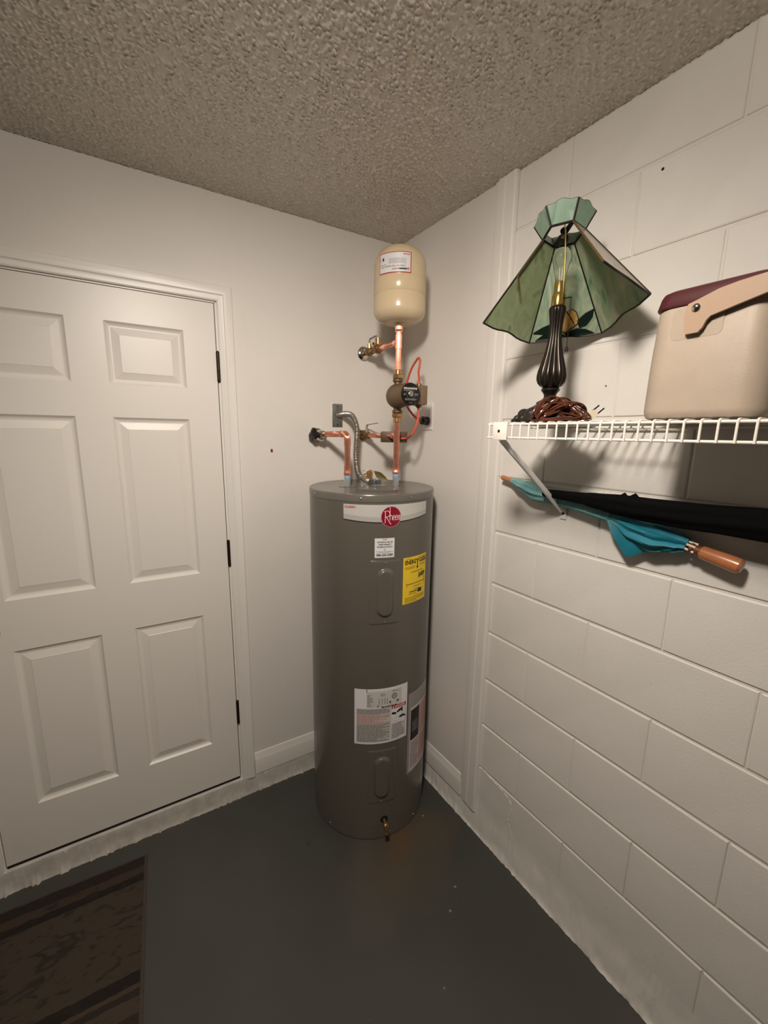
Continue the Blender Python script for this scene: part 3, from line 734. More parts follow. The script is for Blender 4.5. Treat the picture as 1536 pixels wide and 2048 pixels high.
# booklet in its clear pouch, at the right-hand side
m = MB(); F = Flat(m, wrap(-83.0, 0))
F.rect(0, .260, .262, .640, .0006, 0, nu=30); pouch = m.build('document_pouch', M_poly, wh, smooth=0)
m = MB(); F = Flat(m, wrap(-80.5, 0)); rg = random.Random(9)
F.rect(0, .225, .270, .572, .0014, 0, nu=30); F.rect(.004, .062, .418, .560, .002, 1, nu=8)
for u in (.016, .026, .036, .046): F.rect(u, u+.004, .455, .505, .0024, 3, nu=1)
F.lines(.066, .215, .560, .420, 16, .002, 2, .6, rg); F.lines(.006, .06, .410, .285, 15, .002, 3, .5, rg); F.lines(.066, .215, .410, .285, 15, .002, 2, .6, rg)
m.build('booklet', [pbr('booklet_paper', (214, 198, 196), .4), M_ink, M_inkpink, M_inkgrey], pouch, smooth=0)
# drain valve
ph = -106.5; od = Vector((math.cos(math.radians(ph)), math.sin(math.radians(ph)), 0))
m = MB(); m.mt = frame(on(ph, .093, TR-.0008), od); m.lathe([(.0165, 0), (.0165, .0012), (.010, .0016)], 24); m.build('drain_hole', M_dark, wh)
m = MB(); m.tube([on(ph, .092, TR), on(ph, .090, TR+.020)], .0065, 12); m.tube(spline([on(ph, .090, TR+.012), on(ph, .088, TR+.026), on(ph, .080, TR+.036), on(ph, .070, TR+.039)], 5), .007, 12)
m.mt = frame(on(ph, .092, TR+.030), (od+Vector((0, 0, .9)))); m.lathe([(.008, 0), (.0095, .002), (.0095, .005), (.006, .007)], 14)
m.mt = frame(on(ph, .061, TR+.039), (0, 0, 1)); m.lathe([(.0085, 0), (.0095, .001), (.0095, .009), (.008, .0095)], 16)
m.build('drain_valve', M_brassd, wh)

# water connections, relief valve and wiring plate on the lid
LP, RP = Vector((-.38597, -.21755, 0)), Vector((-.19503, -.28705, 0))
for Pn, ztop, zt2 in ((LP, 1.507, 1.4935), (RP, 1.512, 1.497)):
    m = MB(); m.mt = Matrix.Translation((Pn.x, Pn.y, 0)); m.lathe([(.0125, 1.4624), (.0125, zt2)], 20); nip = m.build('nipple', M_plated, wh)
    m = MB(); m.mt = Matrix.Translation((Pn.x, Pn.y, 0)); m.lathe([(.0128, zt2), (.0134, zt2+.001), (.0134, ztop)], 20); m.build('plastic_sleeve', M_blueS, nip)
    m = MB(); m.mt = Matrix.Translation((Pn.x, Pn.y, 0)); m.lathe([(.034, 1.4623), (.034, 1.4636), (.016, 1.4645), (.0135, 1.4645)], 28); m.build('collar', M_lid, wh)
la = Vector((.835, -.55, 0)).normalized(); fo = Vector((-.55, -.835, 0)).normalized()
m = MB(); c0 = Vector((-.318, -.345, 1.4625)); m.mt = Matrix((la, -fo, Vector((0, 0, 1)))).transposed().to_4x4(); m.mt.translation = c0
m.prism(rounded(.078, .058, .012), 0, .006); pl = m.build('wiring_cover', M_lid, wh)
for a, b in ((.062, -.046), (-.010, -.048), (-.066, .046)):
    m = MB(); m.mt = Matrix.Translation(c0+la*a-fo*b+Vector((0, 0, .006))); m.lathe([(.0045, 0), (.004, .0018), (.0015, .003)], 10); m.build('cover_screw', M_steel, pl)
CE = Vector((-.2830, -.2330, 1.4685))
m = MB(); m.mt = Matrix.Translation((CE.x+.004, CE.y-.012, 0)); m.lathe([(.019, 1.4685), (.019, 1.4735), (.0145, 1.4740), (.0145, 1.486), (.012, 1.490)], 6); m.mt = Matrix.Translation((CE.x+.02, CE.y-.028, 0)); m.lathe([(.011, 1.4685), (.011, 1.484), (.008, 1.487)], 12); m.build('cable_connector', M_zinc, wh)
# temperature and pressure relief valve
rv = Vector((-.243, -.155, 0))
m = MB(); m.mt = Matrix.Translation(rv); m.lathe([(.0085, 1.4624), (.0100, 1.477), (.0150, 1.478), (.0150, 1.4825), (.0138, 1.483), (.0138, 1.503), (.0152, 1.5035), (.0152, 1.508), (.0105, 1.511), (.0065, 1.520)], 18)
m.mt = frame((rv.x-.004, rv.y+.003, 1.494), (-.75, .62, -.1)); m.lathe([(.0095, 0), (.0095, .014), (.011, .015), (.011, .019), (.007, .0195)], 16)
rvo = m.build('relief_valve', M_brass, wh)
m = MB(); m.mt = frame((rv.x+.009, rv.y-.006, 1.520), (-.84, .54, -.12)); m.box(-.0012, .0012, -.006, .006, 0, .044, .0008); m.build('lever', M_steel, rvo)
m = MB(); q = [(-.2495, -.2, 1.5185), (-.2315, -.2117, 1.5155), (-.2225, -.2178, 1.511), (-.2095, -.2267, 1.497), (-.1965, -.2352, 1.4755), (-.2085, -.2275, 1.4765), (-.2255, -.2165, 1.480), (-.2405, -.2065, 1.4915)]
top = [Vector(p) for p in q]; cen = sum(top, Vector())/8; top2 = [cen+(p-cen) for p in top]
vs = [p+Vector((.0005, .0008, 0)) for p in top]+[p-Vector((.0005, .0008, 0)) for p in top]+[cen+Vector((.004, .006, .002)), cen+Vector((.003, .0045, .002))]
fs = []
for i in range(8): j = (i+1) % 8; fs += [(16, i, j), (17, 8+j, 8+i), (i, 8+i, 8+j, j)]
m.add(vs, fs); m.tube([rv+Vector((.006, -.01, 1.514)), (-.2495, -.2, 1.5185)], .0008, 6); lab(m.build('hang_tag', M_tag, rvo), 'curled olive tag on a wire')

# ================================================================== PIPEWORK
def fitting(m, c, prof, seg=20): m.mt = Matrix.Translation((c.x, c.y, 0)); m.lathe(prof, seg); m.mt = Matrix.Identity(4)
# left pipe: from the left nipple up, round an elbow and into the wall valve
EZ = 1.672
wallL = LW(-.409, 0, 1.664)
hd = (Vector((wallL.x, wallL.y, 1.668))-Vector((LP.x, LP.y, EZ))).normalized()
cpL = thing('copper_pipe', 'left copper pipe bent from wall valve down into the heater lid', 'pipe', (LP.x, LP.y, 1.507))
m = MB(); path = [Vector((LP.x, LP.y, 1.5075)), Vector((LP.x, LP.y, EZ-.022))]
for i in range(1, 9):
    a = PI/2*i/8; path.append(Vector((LP.x, LP.y, EZ-.022))+hd*.022*(1-math.cos(a))+Vector((0, 0, .022*math.sin(a))))
path.append(Vector((LP.x, LP.y, EZ))+hd*.160); m.tube(path, .0120, 18); m.build('pipe', M_copper, cpL)
m = MB(); fitting(m, LP, [(.0121, 1.5072), (.0150, 1.508), (.0150, 1.519), (.0138, 1.5215), (.0136, 1.545), (.0121, 1.546)]); m.build('coupling', M_copper, cpL)
m = MB(); pe = [Vector((LP.x, LP.y, EZ-.046))]+[p for p in path[1:10]]+[Vector((LP.x, LP.y, EZ))+hd*.046]; m.tube(pe, .0134, 18); m.build('elbow', M_copper, cpL)
# wall valve at the left
va = thing('stop_valve', 'chrome stop valve with black lobed handle, left end of the pipes', 'valve', tuple(LW(-.413, 0, 1.664)))
W0 = LW(-.413, .001, 1.664)
m = MB(); m.mt = frame(W0, -NN); m.lathe([(.031, 0), (.031, .003), (.024, .009), (.014, .012)], 28); m.build('escutcheon', M_chrome, va)
m = MB(); m.tube([W0-NN*.008, W0-NN*.075], [.0125, .0125], 18); m.ball(W0-NN*.047, .0245, 20, 14); m.mt = frame(W0-NN*.062, -NN); m.lathe([(.017, 0), (.0185, .001), (.0185, .012), (.0135, .016)], 6); m.build('valve_body', M_chrome, va)
hdir = (-TN*1.0 - NN*.25 + Vector((0, 0, .12))).normalized(); hc = W0-NN*.038+hdir*.026
m = MB(); m.tube([W0-NN*.045, hc+hdir*.006], .006, 10); m.build('stem', M_brassd, va)
m = MB(); m.mt = frame(hc, hdir, (0, 0, 1))
def lob(a, z): return .90+.20*math.cos(3*(a+.1))
m.lathe([(.012, -.002), (.0235, .002), (.0262, .009), (.0250, .016), (.012, .021)], 48, lob); m.build('handle', M_black, va)
m = MB(); m.tube([W0-NN*.045+Vector((math.cos(a)*.024, 0, math.sin(a)*.024))-NN*.018*math.cos(a*.5) for a in [PI*1.05+PI*.9*i/10 for i in range(11)]], .0018, 8); m.build('wire_loop', M_chrome, va)

# right riser
zr = [1.512, 1.733]
ri = thing('copper_pipe', 'right copper riser between the heater lid and the circulator pump', 'pipe', (RP.x, RP.y, 1.512))
m = MB(); m.tube([Vector((RP.x, RP.y, 1.5125)), Vector((RP.x, RP.y, 1.722))], .0120, 18); m.build('pipe', M_copper, ri)
m = MB(); fitting(m, RP, [(.0121, 1.5122), (.0150, 1.513), (.0150, 1.522), (.0134, 1.5245), (.0136, 1.545), (.0121, 1.546)]); m.build('coupling', M_copper, ri)
m = MB(); fitting(m, RP, [(.0121, 1.640), (.0136, 1.641), (.0136, 1.695), (.0121, 1.696)]); m.tube([Vector((RP.x, RP.y, 1.667)), Vector((RP.x, RP.y, 1.667))+NN*.03], .0128, 16); m.build('tee', M_copper, ri)
m = MB(); m.tube([Vector((RP.x, RP.y, 1.667))+NN*.028, LW(-.182, .0655, 1.667)], .0106, 16); m.build('branch_pipe', M_copper, ri)
# lower ball valve on that branch
def wpt(d, z, s=-.182): return LW(s, d, z)
bv = thing('ball_valve', 'brown brass ball valve with hose ports behind the grey conduit', 'valve', tuple(wpt(0, 1.667)))
m = MB(); m.mt = frame(wpt(.001, 1.667), -NN); m.lathe([(.024, 0), (.024, .003), (.012, .008)], 24); m.build('escutcheon', M_brassd, bv)
m = MB(); m.tube([wpt(.004, 1.667), wpt(.064, 1.667)], .012, 16); m.ball(wpt(.026, 1.668), .0195, 16, 10); m.mt = frame(wpt(.046, 1.667), -NN); m.lathe([(.015, 0), (.0165, .001), (.0165, .013), (.013, .016)], 6); m.build('valve_body', M_brassd, bv)
m = MB(); m.tube([wpt(.036, 1.680), wpt(.036, 1.702)], .006, 10); m.mt = frame(wpt(.034, 1.700), Vector((0, 0, 1))-NN*.45); m.box(-.002, .002, -.006, .006, 0, .016, .0008); m.mt = frame(wpt(.042, 1.7145), -NN+TN*.35+Vector((0, 0, .12))); m.box(-.0015, .0015, -.006, .006, 0, .062, .0008); m.build('lever', M_steel, bv)
for dz, ds in ((.006, 0), (-.008, .002)):
    m = MB(); a = wpt(.030+ds, 1.668+dz); b = a-TN*.052-NN*.006; m.tube([a, b], .0055, 10); m.mt = frame(b, -TN); m.lathe([(.0075, -.006), (.0085, -.004), (.0085, .004), (.005, .006)], 12); m.build('hose_port', M_brassd, bv)
m = MB(); a = wpt(.022, 1.684); b = a-TN*.036+Vector((0, 0, .006)); m.tube([a-Vector((0, 0, .006)), b], .005, 8); m.ball(b, .007, 10, 8); m.build('drain_cap', M_brassd, bv)
# aquastat strapped behind the riser
aq = thing('aquastat', 'small dark brown control box strapped behind the right copper riser', 'thermostat', (-.188, -.262, 1.64))
m = MB(); m.mt = Matrix((la, -fo, Vector((0, 0, 1)))).transposed().to_4x4(); m.mt.translation = Vector((-.1865, -.2560, 1.6620))-fo*.032
m.box(-.056, .056, -.0135, .0135, -.0225, .0225, .004); m.build('case', M_aqua, aq)
m = MB(); m.mt = frame(Vector((-.1865, -.2560, 1.6560))+la*.030-fo*.0185, fo); m.lathe([(.0075, 0), (.0075, .004), (.0055, .006)], 12); m.build('cord_grommet', M_rubber_gap, aq)

# circulator pump
AX = Vector((-.17, -.985, 0)).normalized(); PC = Vector((RP.x, RP.y, 1.824))
pu = thing('circulator_pump', 'bronze circulator pump with round black face plate on the right riser', 'pump', (RP.x, RP.y, 1.735))
m = MB(); m.mt = Matrix.Translation((RP.x, RP.y, 0)); m.lathe([(.0135, 1.757), (.021, 1.760), (.021, 1.766), (.0155, 1.772), (.0160, 1.790), (.026, 1.800)], 24); m.lathe([(.026, 1.848), (.0165, 1.860), (.0150, 1.876), (.0205, 1.882), (.0205, 1.888), (.0135, 1.891)], 24)
m.mt = frame(PC, AX); m.ball((0, 0, .004), .0490, 26, 18, (1, 1, .95)); m.build('volute', M_bronze, pu)
m = MB(); m.mt = frame(PC, AX); m.lathe([(.0445, .004), (.0445, .045), (.0425, .100), (.0420, .112), (.0405, .1145)], 40); m.build('motor', M_bronze, pu)
FC = PC+AX*.115
m = MB(); m.mt = frame(PC, AX); m.lathe([(.0402, .1143), (.0402, .1165), (.0385, .1172)], 48); fp = m.build('face_plate', M_black, pu)
rx = Vector((0, 0, 1)).cross(AX).normalized(); rx = -rx if rx.dot(la) < 0 else rx
m = MB(); F = Flat(m, lambda u, v, h: PC+AX*(.1172+h)+rx*u+Vector((0, 0, v)))
F.text('GRUNDFOS', -.002, .0195, .0095, .0004, 0, bold=True, width=.056); F.lines(-.030, .022, .0135, .0095, 1, .0004, 1, .6)
F.lines(-.030, -.018, .002, -.006, 2, .0004, 1, .5); F.lines(.016, .034, .003, -.006, 2, .0004, 1, .5); F.lines(-.024, .026, -.0165, -.0235, 2, .0004, 1, .6); F.ring(0, 0, .0175, .0182, .0004, 1); F.lines(-.006, .006, -.031, -.034, 1, .0004, 1)
m.build('face_lettering', [M_white, M_inkgrey], fp, smooth=0)
m = MB(); m.mt = frame(PC+AX*.117, AX); m.lathe([(.0105, 0), (.0105, .0035), (.0085, .005), (.001, .005)], 20); m.build('vent_screw', M_steel, fp)
m = MB(); m.mt = frame(PC+AX*.066, AX, (0, 0, 1)); xs = 1 if (m.mt.to_3x3() @ Vector((0, 1, 0))).dot(la) > 0 else -1
y0, y1 = sorted((xs*.038, xs*.050)); m.box(-.034, .034, y0, y1, -.036, .036, .002)
y0, y1 = sorted((xs*.0505, xs*.080)); m.box(-.036, .036, y0, y1, -.038, .038, .003); cb = m.build('terminal_box', M_bronze2, pu)
bxc = PC+AX*.066+rx*.062
for sg in (1, -1):
    m = MB(); m.mt = frame(bxc+Vector((0, 0, sg*.036)), (0, 0, sg)); m.lathe([(.013, 0), (.013, .004), (.010, .0045), (.009, .010), (.006, .011)], 14); m.box(-.016, .016, -.002, .002, .003, .006); m.build('cable_clamp', M_brassd, cb)
# union nuts below and above the pump
for (za, zb, sg, lbl) in ((1.722, 1.757, 1, 'brass union nut under the circulator pump'), (1.891, 1.925, -1, 'brass union nut on top of the circulator pump')):
    u_ = MB(); u_.mt = Matrix.Translation((RP.x, RP.y, 0))
    if sg > 0: u_.lathe([(.0125, za), (.0165, za+.001), (.0165, za+.018), (.014, za+.019)], 20); u_.lathe([(.0150, za+.019), (.0225, za+.020), (.0235, za+.023), (.0235, zb-.003), (.021, zb)], 6)
    else: u_.lathe([(.021, za), (.0225, za+.003), (.0225, za+.014), (.016, za+.016)], 6); u_.lathe([(.0145, za+.016), (.0160, za+.017), (.0160, zb-.002), (.0125, zb)], 20)
    tag(u_.build('union_nut', M_brass, base=(RP.x, RP.y, za)), lbl, 'fitting')
# upper pipe with its tee
up_ = thing('copper_pipe', 'short upper copper pipe between pump and expansion tank', 'pipe', (RP.x, RP.y, 1.925))
m = MB(); m.tube([Vector((RP.x, RP.y, 1.925)), Vector((RP.x, RP.y, 2.066))], .0112, 18); m.build('pipe', M_copper, up_)
m = MB(); fitting(m, RP, [(.0114, 2.003), (.0128, 2.004), (.0128, 2.056), (.0114, 2.057)]); m.tube([Vector((RP.x, RP.y, 2.030)), Vector((RP.x, RP.y, 2.030))+NN*.030], .0124, 16); m.build('tee', M_copper, up_)
m = MB(); fitting(m, RP, [(.0114, 1.924), (.0130, 1.9255), (.0130, 1.950), (.0114, 1.951)]); m.build('coupling', M_copper, up_)
m = MB(); fitting(m, RP, [(.0114, 2.064), (.0142, 2.065), (.0142, 2.072), (.0135, 2.073), (.0150, 2.075), (.0150, 2.088), (.0125, 2.089)]); lab(m.build('adapter', M_copper, up_), 'copper adapter ring at the top')
m = MB(); m.tube([Vector((RP.x, RP.y, 2.030))+NN*.028, wpt(.158, 2.030)], .0104, 16); m.build('branch_pipe', M_copper, up_)
# upper ball valve and check valve to the wall
uv_ = thing('ball_valve', 'shiny brass ball valve with chrome wall disc below the expansion tank', 'valve', tuple(wpt(0, 2.03)))
m = MB(); m.mt = frame(wpt(.001, 2.030), -NN); m.lathe([(.031, 0), (.031, .003), (.022, .010), (.013, .012)], 28); m.build('escutcheon', M_chrome, uv_)
m = MB(); m.tube([wpt(.008, 2.030), wpt(.10, 2.030)], .0105, 16); m.ball(wpt(.052, 2.030), .0185, 16, 10); m.mt = frame(wpt(.068, 2.030), -NN); m.lathe([(.0145, 0), (.016, .001), (.016, .012), (.012, .015)], 6); m.build('valve_body', M_brassd, uv_)
m = MB(); m.tube([wpt(.054, 2.045), wpt(.054, 2.066)], [.009, .0075], 10); m.build('bonnet', M_brass, uv_)
m = MB(); m.mt = frame(wpt(.052, 2.063), Vector((0, 0, 1))-NN*.35); m.box(-.0018, .0018, -.006, .006, 0, .022, .0008); m.mt = frame(wpt(.060, 2.083), -NN+Vector((0, 0, .12))+TN*.1); m.box(-.0014, .0014, -.006, .006, 0, .05, .0008); m.build('lever', M_steel, uv_)
ck = thing('check_valve', 'brass check valve with upright cap next to the upper copper tee', 'valve', tuple(wpt(.10, 2.03)))
m = MB(); m.tube([wpt(.100, 2.030), wpt(.160, 2.030)], [.0125, .0140], 16); m.ball(wpt(.130, 2.032), .0215, 18, 12); m.build('valve_body', M_brassd, ck)
m = MB(); b0 = wpt(.131, 2.030); m.mt = Matrix.Translation((b0.x, b0.y, 0)); m.lathe([(.016, 2.044), (.017, 2.046), (.017, 2.052), (.0125, 2.054), (.0125, 2.066), (.0145, 2.067), (.0145, 2.073), (.008, 2.076)], 16); m.build('cap', M_brass, ck)
m = MB(); m.mt = frame(wpt(.118, 2.048), -TN+Vector((0, 0, .3))); m.lathe([(.006, 0), (.006, .018), (.004, .020)], 8); m.build('side_port', M_brassd, ck)

# expansion tank
ex = thing('expansion_tank', 'cream painted expansion tank with blue cap standing above the pipes', 'tank', (RP.x, RP.y, 2.089))
ER = .0995; er = Matrix.Translation((RP.x, RP.y, 0))
m = MB(); m.mt = er; pr = [(.018, 2.0895), (.020, 2.097)]
for i in range(0, 11):
    a = PI/2*i/10; pr.append((.052+(ER-.052)*math.sin(a), 2.098+.042*(1-math.cos(a))))
pr += [(ER, 2.186), (ER-.0015, 2.189), (ER-.0025, 2.1915), (ER-.0015, 2.194), (ER, 2.197), (ER, 2.238), (ER-.001, 2.2405), (ER, 2.243), (ER, 2.295)]
for i in range(1, 12):
    a = PI/2*i/11; pr.append((.022+(ER-.022)*math.cos(a), 2.295+.071*math.sin(a)))
m.lathe(pr, 64); m.build('shell', M_cream, ex)
m = MB(); m.mt = er; m.lathe([(.021, 2.3655), (.021, 2.372), (.019, 2.376), (.012, 2.3785), (.001, 2.379)], 24); m.build('cap', M_blue, ex)
# its sticker is upside down
def onE(ph, z, r): return Vector((RP.x+r*math.cos(math.radians(ph)), RP.y+r*math.sin(math.radians(ph)), z))
EC, EZc = -137.6, 2.2805
m = MB(); F = Flat(m, lambda u, v, h: onE(EC+math.degrees(u/ER), EZc+v, ER+h))
w2, h2 = .062, .0345
F.rect(-w2, w2, -h2, h2, .0008, 1, nu=24); F.rect(-w2+.003, w2-.003, -h2+.003, h2-.0025, .0012, 0, nu=24)
F.text('Potable Hot Water Expansion Tank', -.006, -.0125, .0075, .0016, 3, rot=PI, bold=True, width=.092)
F.rect(.018, .046, -.0245, -.0195, .0016, 2, nu=5); F.rect(-.008, .0175, -.0245, -.0195, .0016, 4, nu=5); F.disc(.051, -.021, .0055, .0016, 4, 16, .005)
F.lines(-.020, .044, .0140, -.0045, 6, .0016, 3, .35); F.lines(-.055, -.026, -.003, -.0075, 1, .0016, 3, .5)
F.rect(-.046, -.040, .008, .018, .0016, 2); F.lines(.032, .056, .0275, .0245, 1, .0016, 1, .9); F.ring(-.0535, .013, .0035, .0045, .0016, 4, 14)
m.build('sticker', [M_offw, M_inkred, M_ink, M_inkgrey, M_inkpink], ex, smooth=0)

# electrical plate and conduit
jb = thing('box_cover', 'narrow grey metal electrical cover plate on the door wall', 'cover plate', tuple(LW(-.3125, 0, 1.752)))
m = MB(); m.mt = ML; m.box(-.3385, -.2895, -.004, -.0005, 1.7020, 1.8030, .001); m.build('plate', pbr('grey_steel', (124, 124, 120), .45, .6, var=.2, vscale=50), jb)
m = MB(); m.mt = ML; m.box(-.3455, -.330, -.0012, -.0002, 1.752, 1.808); lab(m.build('primer_patch', M_white, jb, smooth=0), 'white unpainted patch at the upper left')
for z in (1.792, 1.712):
    m = MB(); m.mt = ML @ frame((-.314, -.004, z), (0, -1, 0)); m.lathe([(.003, 0), (.0028, .0012)], 8); m.build('screw', M_dark, jb)
cd = thing('metal_conduit', 'flexible grey metal conduit looping from wall plate to heater lid', 'conduit', (-.305, 0, 1.757))
cp_ = [LW(-.312, .004, 1.7545), LW(-.303, .022, 1.7572), LW(-.2943, .052, 1.7584), LW(-.2869, .088, 1.752), LW(-.2798, .110, 1.7274), LW(-.2730, .116, 1.6936), LW(-.2773, .120, 1.6465), LW(-.2845, .128, 1.5932), LW(-.2895, .145, 1.5420), LW(-.2900, .168, 1.5030), (-.2865, -.197, 1.4815), (CE.x+.001, CE.y+.006, 1.4780)]
pth = spline(cp_, 40); n = len(pth); acc = 0; rs = []
for i in range(n):
    if i: acc += (pth[i]-pth[i-1]).length
    rs.append(.0110+.0020*math.sin(2*PI*acc/.0074))
m = MB(); m.tube(pth, rs, 14); m.build('hose', M_steel, cd)
m = MB(); m.tube([LW(-.313, .0035, 1.7545), LW(-.302, .022, 1.7572)], .0115, 12); m.build('clamp', M_zinc, cd)

# outlet with plug and orange lead
ol = thing('power_outlet', 'white wall outlet plate right of the pump', 'outlet', (0, -.2445, 1.754))
m = MB(); m.mt = frame((-.0003, -.2445, 1.7535), (-1, 0, 0), (0, 1, 0)); m.prism(rounded(.0355, .0575, .004), 0, .0045); m.build('plate', M_white, ol)
m = MB(); m.mt = frame((-.0046, -.2445, 1.773), (-1, 0, 0), (0, 1, 0)); m.prism(rounded(.0165, .0145, .008), 0, .0012); m.build('socket', M_white, ol)
pg = thing('extension_lead', 'orange power lead looping from the outlet up behind the pump', 'power cord', (-.006, -.2486, 1.733))
m = MB(); m.mt = frame((-.0062, -.2480, 1.7330), (-1, 0, .06)); m.lathe([(.018, 0), (.0185, .004), (.0185, .010), (.017, .011), (.017, .021), (.0185, .022), (.0175, .030), (.010, .034)], 24); m.build('plug', M_black, pg)
lead = [(-.040, -.2490, 1.7365), (-.07, -.2538, 1.7439), (-.10, -.2461, 1.7721), (-.112, -.2300, 1.8077), (-.112, -.2280, 1.8482), (-.115, -.2395, 1.8877), (-.118, -.272, 1.938), (-.12, -.308, 1.9680), (-.121, -.3230, 1.9740), (-.122, -.3325, 1.9630), (-.124, -.3335, 1.940), (-.128, -.3340, 1.9183), (bxc.x, bxc.y, 1.880), (bxc.x, bxc.y, 1.868)]
m = MB(); m.tube(spline(lead, 10), .0045, 12); m.build('cord', M_orange, pg)
pg2 = thing('control_lead', 'short orange lead hanging from pump box to the brown control box', 'power cord', (bxc.x, bxc.y, 1.77))
e0 = Vector((-.1865, -.2560, 1.6560))+la*.030-fo*.0125
lead = [(bxc.x, bxc.y, 1.778), (bxc.x-.001, bxc.y-.002, 1.755), (bxc.x-.006, bxc.y-.002, 1.722), (bxc.x-.015, bxc.y+.004, 1.690), (bxc.x-.022, bxc.y+.020, 1.668), (e0.x+.016, e0.y-.022, 1.6585), (e0.x+.004, e0.y-.006, 1.6565), tuple(e0)]
m = MB(); m.tube(spline(lead, 10), .0045, 12); m.build('cord', M_orange, pg2)
# red push pin left on the door wall
m = MB(); m.mt = frame(LW(-.618, .0002, 1.6004), -NN); m.lathe([(.0028, 0), (.0028, .006), (.0045, .007), (.005, .010), (.003, .012)], 12); m.mt = frame(LW(-.6165, .0004, 1.5975), -NN); m.lathe([(.003, 0), (.0015, .0008)], 8)
tag(m.build('push_pin', M_red, base=LW(-.618, 0, 1.6004)), 'tiny dark red pin alone on the door wall left of pipes', 'pin')

# ================================================================== WIRE SHELF
SX, SZ, SY0, SY1 = -.310, 1.7035, -.888, -2.42
sh = thing('wire_shelf', 'white wire shelf fixed along the block wall', 'shelf', (SX, -.9, SZ))
def rod(x, z, y0, y1, r, nm):
    m = MB(); m.tube([(x, y0, z), (x, y1, z)], r, 10); return m.build(nm, M_shelf, sh)
rod(SX, SZ, SY0, SY1, .0028, 'front_rod'); rod(SX, SZ-.034, SY0, SY1, .0028, 'front_rod'); rod(-.130, SZ-.0045, SY0, SY1, .0028, 'support_rod'); rod(-.012, SZ-.0045, SY0, SY1, .0028, 'back_rod')
m = MB(); m.tube([(-.008, 0, SZ+.0005), (SX+.002, 0, SZ+.0040), (SX-.0015, 0, SZ+.0034), (SX-.0042, 0, SZ+.0010), (SX-.0046, 0, SZ-.004), (SX-.0046, 0, SZ-.036)], .0021, 8)
w0 = m.build('cross_wire', M_shelf, sh, base=(SX, -.9+0, SZ)); y = -.8965
m2 = w0.data
w0.location = (0, y+.9-0-.0+(-.0), 0)
for v_ in m2.vertices: v_.co.y -= .9*-1 if False else 0
i = 0
# the mesh was built with y = 0 in world, so its local y is +0.9; recentre it
for v_ in m2.vertices: v_.co.y -= .9
ys = []
while y > SY1+.01: ys.append(y); y -= .0254
w0.location = (0, ys[0]-(-.9), 0)
for yy in ys[1:]:
    c = w0.copy(); COL.objects.link(c); c.parent = sh; c.location = (0, yy+.9, 0)
# brackets: clip at the lip, diagonal brace, foot screwed to the wall
def bracket(yb, label):
    b = thing('shelf_bracket', label, 'bracket', (0, yb, 1.4367), 'shelf brackets')
    m = MB(); m.box(SX-.0118, SX-.0072, yb-.0235, yb+.0225, SZ-.0400, SZ+.0045, .0012)
    for dy in (-.019, -.0065, .0065, .019):
        m.box(SX-.0115, SX+.004, yb+dy-.0032, yb+dy+.0032, SZ+.0036, SZ+.0062, .0006)
    m.build('clip', M_shelf, b)
    m = MB(); m.mt = frame((SX-.0118, yb+.002, SZ-.0175), (-1, 0, 0)); m.lathe([(.0042, 0), (.0036, .0008), (.001, .0008)], 12); m.build('clip_screw', M_dark, b)
    m = MB(); A = Vector((SX-.004, yb, SZ-.036)); B = Vector((-.012, yb, 1.4480)); D = (A-B).normalized(); m.mt = frame(B, D, (0, 1, 0)); L = (A-B).length
    m.prism([(-.0035, -.0065), (.0035, -.0065), (.0040, -.005), (.0040, .0065), (.0025, .0085), (-.0025, .0085), (-.0040, .0065), (-.0040, -.005)], 0, L); m.build('brace', M_brace, b)
    m = MB(); m.box(-.0035, -.0008, yb-.0115, yb+.0115, 1.4190, 1.4520, .0008); m.slab([(-.0025, yb-.008, 1.4500), (-.0025, yb+.008, 1.4500), (-.014, yb+.008, 1.4540), (-.014, yb-.008, 1.4540)], .002); m.build('foot', M_brace, b)
    m = MB(); m.mt = frame((-.0035, yb, 1.4367), (-1, 0, 0)); m.lathe([(.0042, 0), (.003, .0016), (.001, .0018)], 10); m.build('foot_screw', M_dark, b)
    return b
bracket(-.9375, 'near-corner white shelf bracket with diagonal brace to the block wall')
bracket(-1.90, 'second white shelf bracket, out past the right picture edge')

# ================================================================== TABLE LAMP
LX, LY, LZ0_ = -.21, -1.0, SZ+.0062
lamp = thing('table_lamp', 'bronze table lamp with broken green stained-glass shade on the shelf', 'lamp', (LX, LY, LZ0_))
Lm = Matrix.Translation((LX, LY, 0))
def footmod(a, z): return 1+.10*math.cos(8*a+.4)*max(0, 1-(z-LZ0_)/.035)
m = MB(); m.mt = Lm; z = LZ0_
m.lathe([(.076, z), (.084, z+.001), (.086, z+.006), (.080, z+.013), (.072, z+.022), (.062, z+.030), (.052, z+.036), (.044, z+.040), (.040, z+.041)], 96, footmod)
for i in range(8):
    a = 2*PI*i/8-.05; cx, cy = .060*math.cos(a), .060*math.sin(a)
    m.ball((cx, cy, z+.020), .016, 10, 8, (1.1, 1.1, 1)); m.ball((.079*math.cos(a+.2), .079*math.sin(a+.2), z+.009), .010, 8, 6); m.ball((.079*math.cos(a-.2), .079*math.sin(a-.2), z+.009), .009, 8, 6)
m.build('foot', M_cast, lamp)
m = MB(); m.mt = Lm
m.lathe([(.042, 1.745), (.043, 1.750), (.036, 1.7545), (.032, 1.757), (.033, 1.761), (.027, 1.765), (.0190, 1.769), (.0152, 1.774), (.0152, 1.780), (.0185, 1.786), (.0205, 1.788), (.0228, 1.791), (.0228, 1.795), (.0195, 1.798)], 48)
fl_n = 12
def flute(a, z_): return 1-.13*(1-abs(math.sin(fl_n*a/2)))**1.5 if 1.803 < z_ < 1.985 else 1
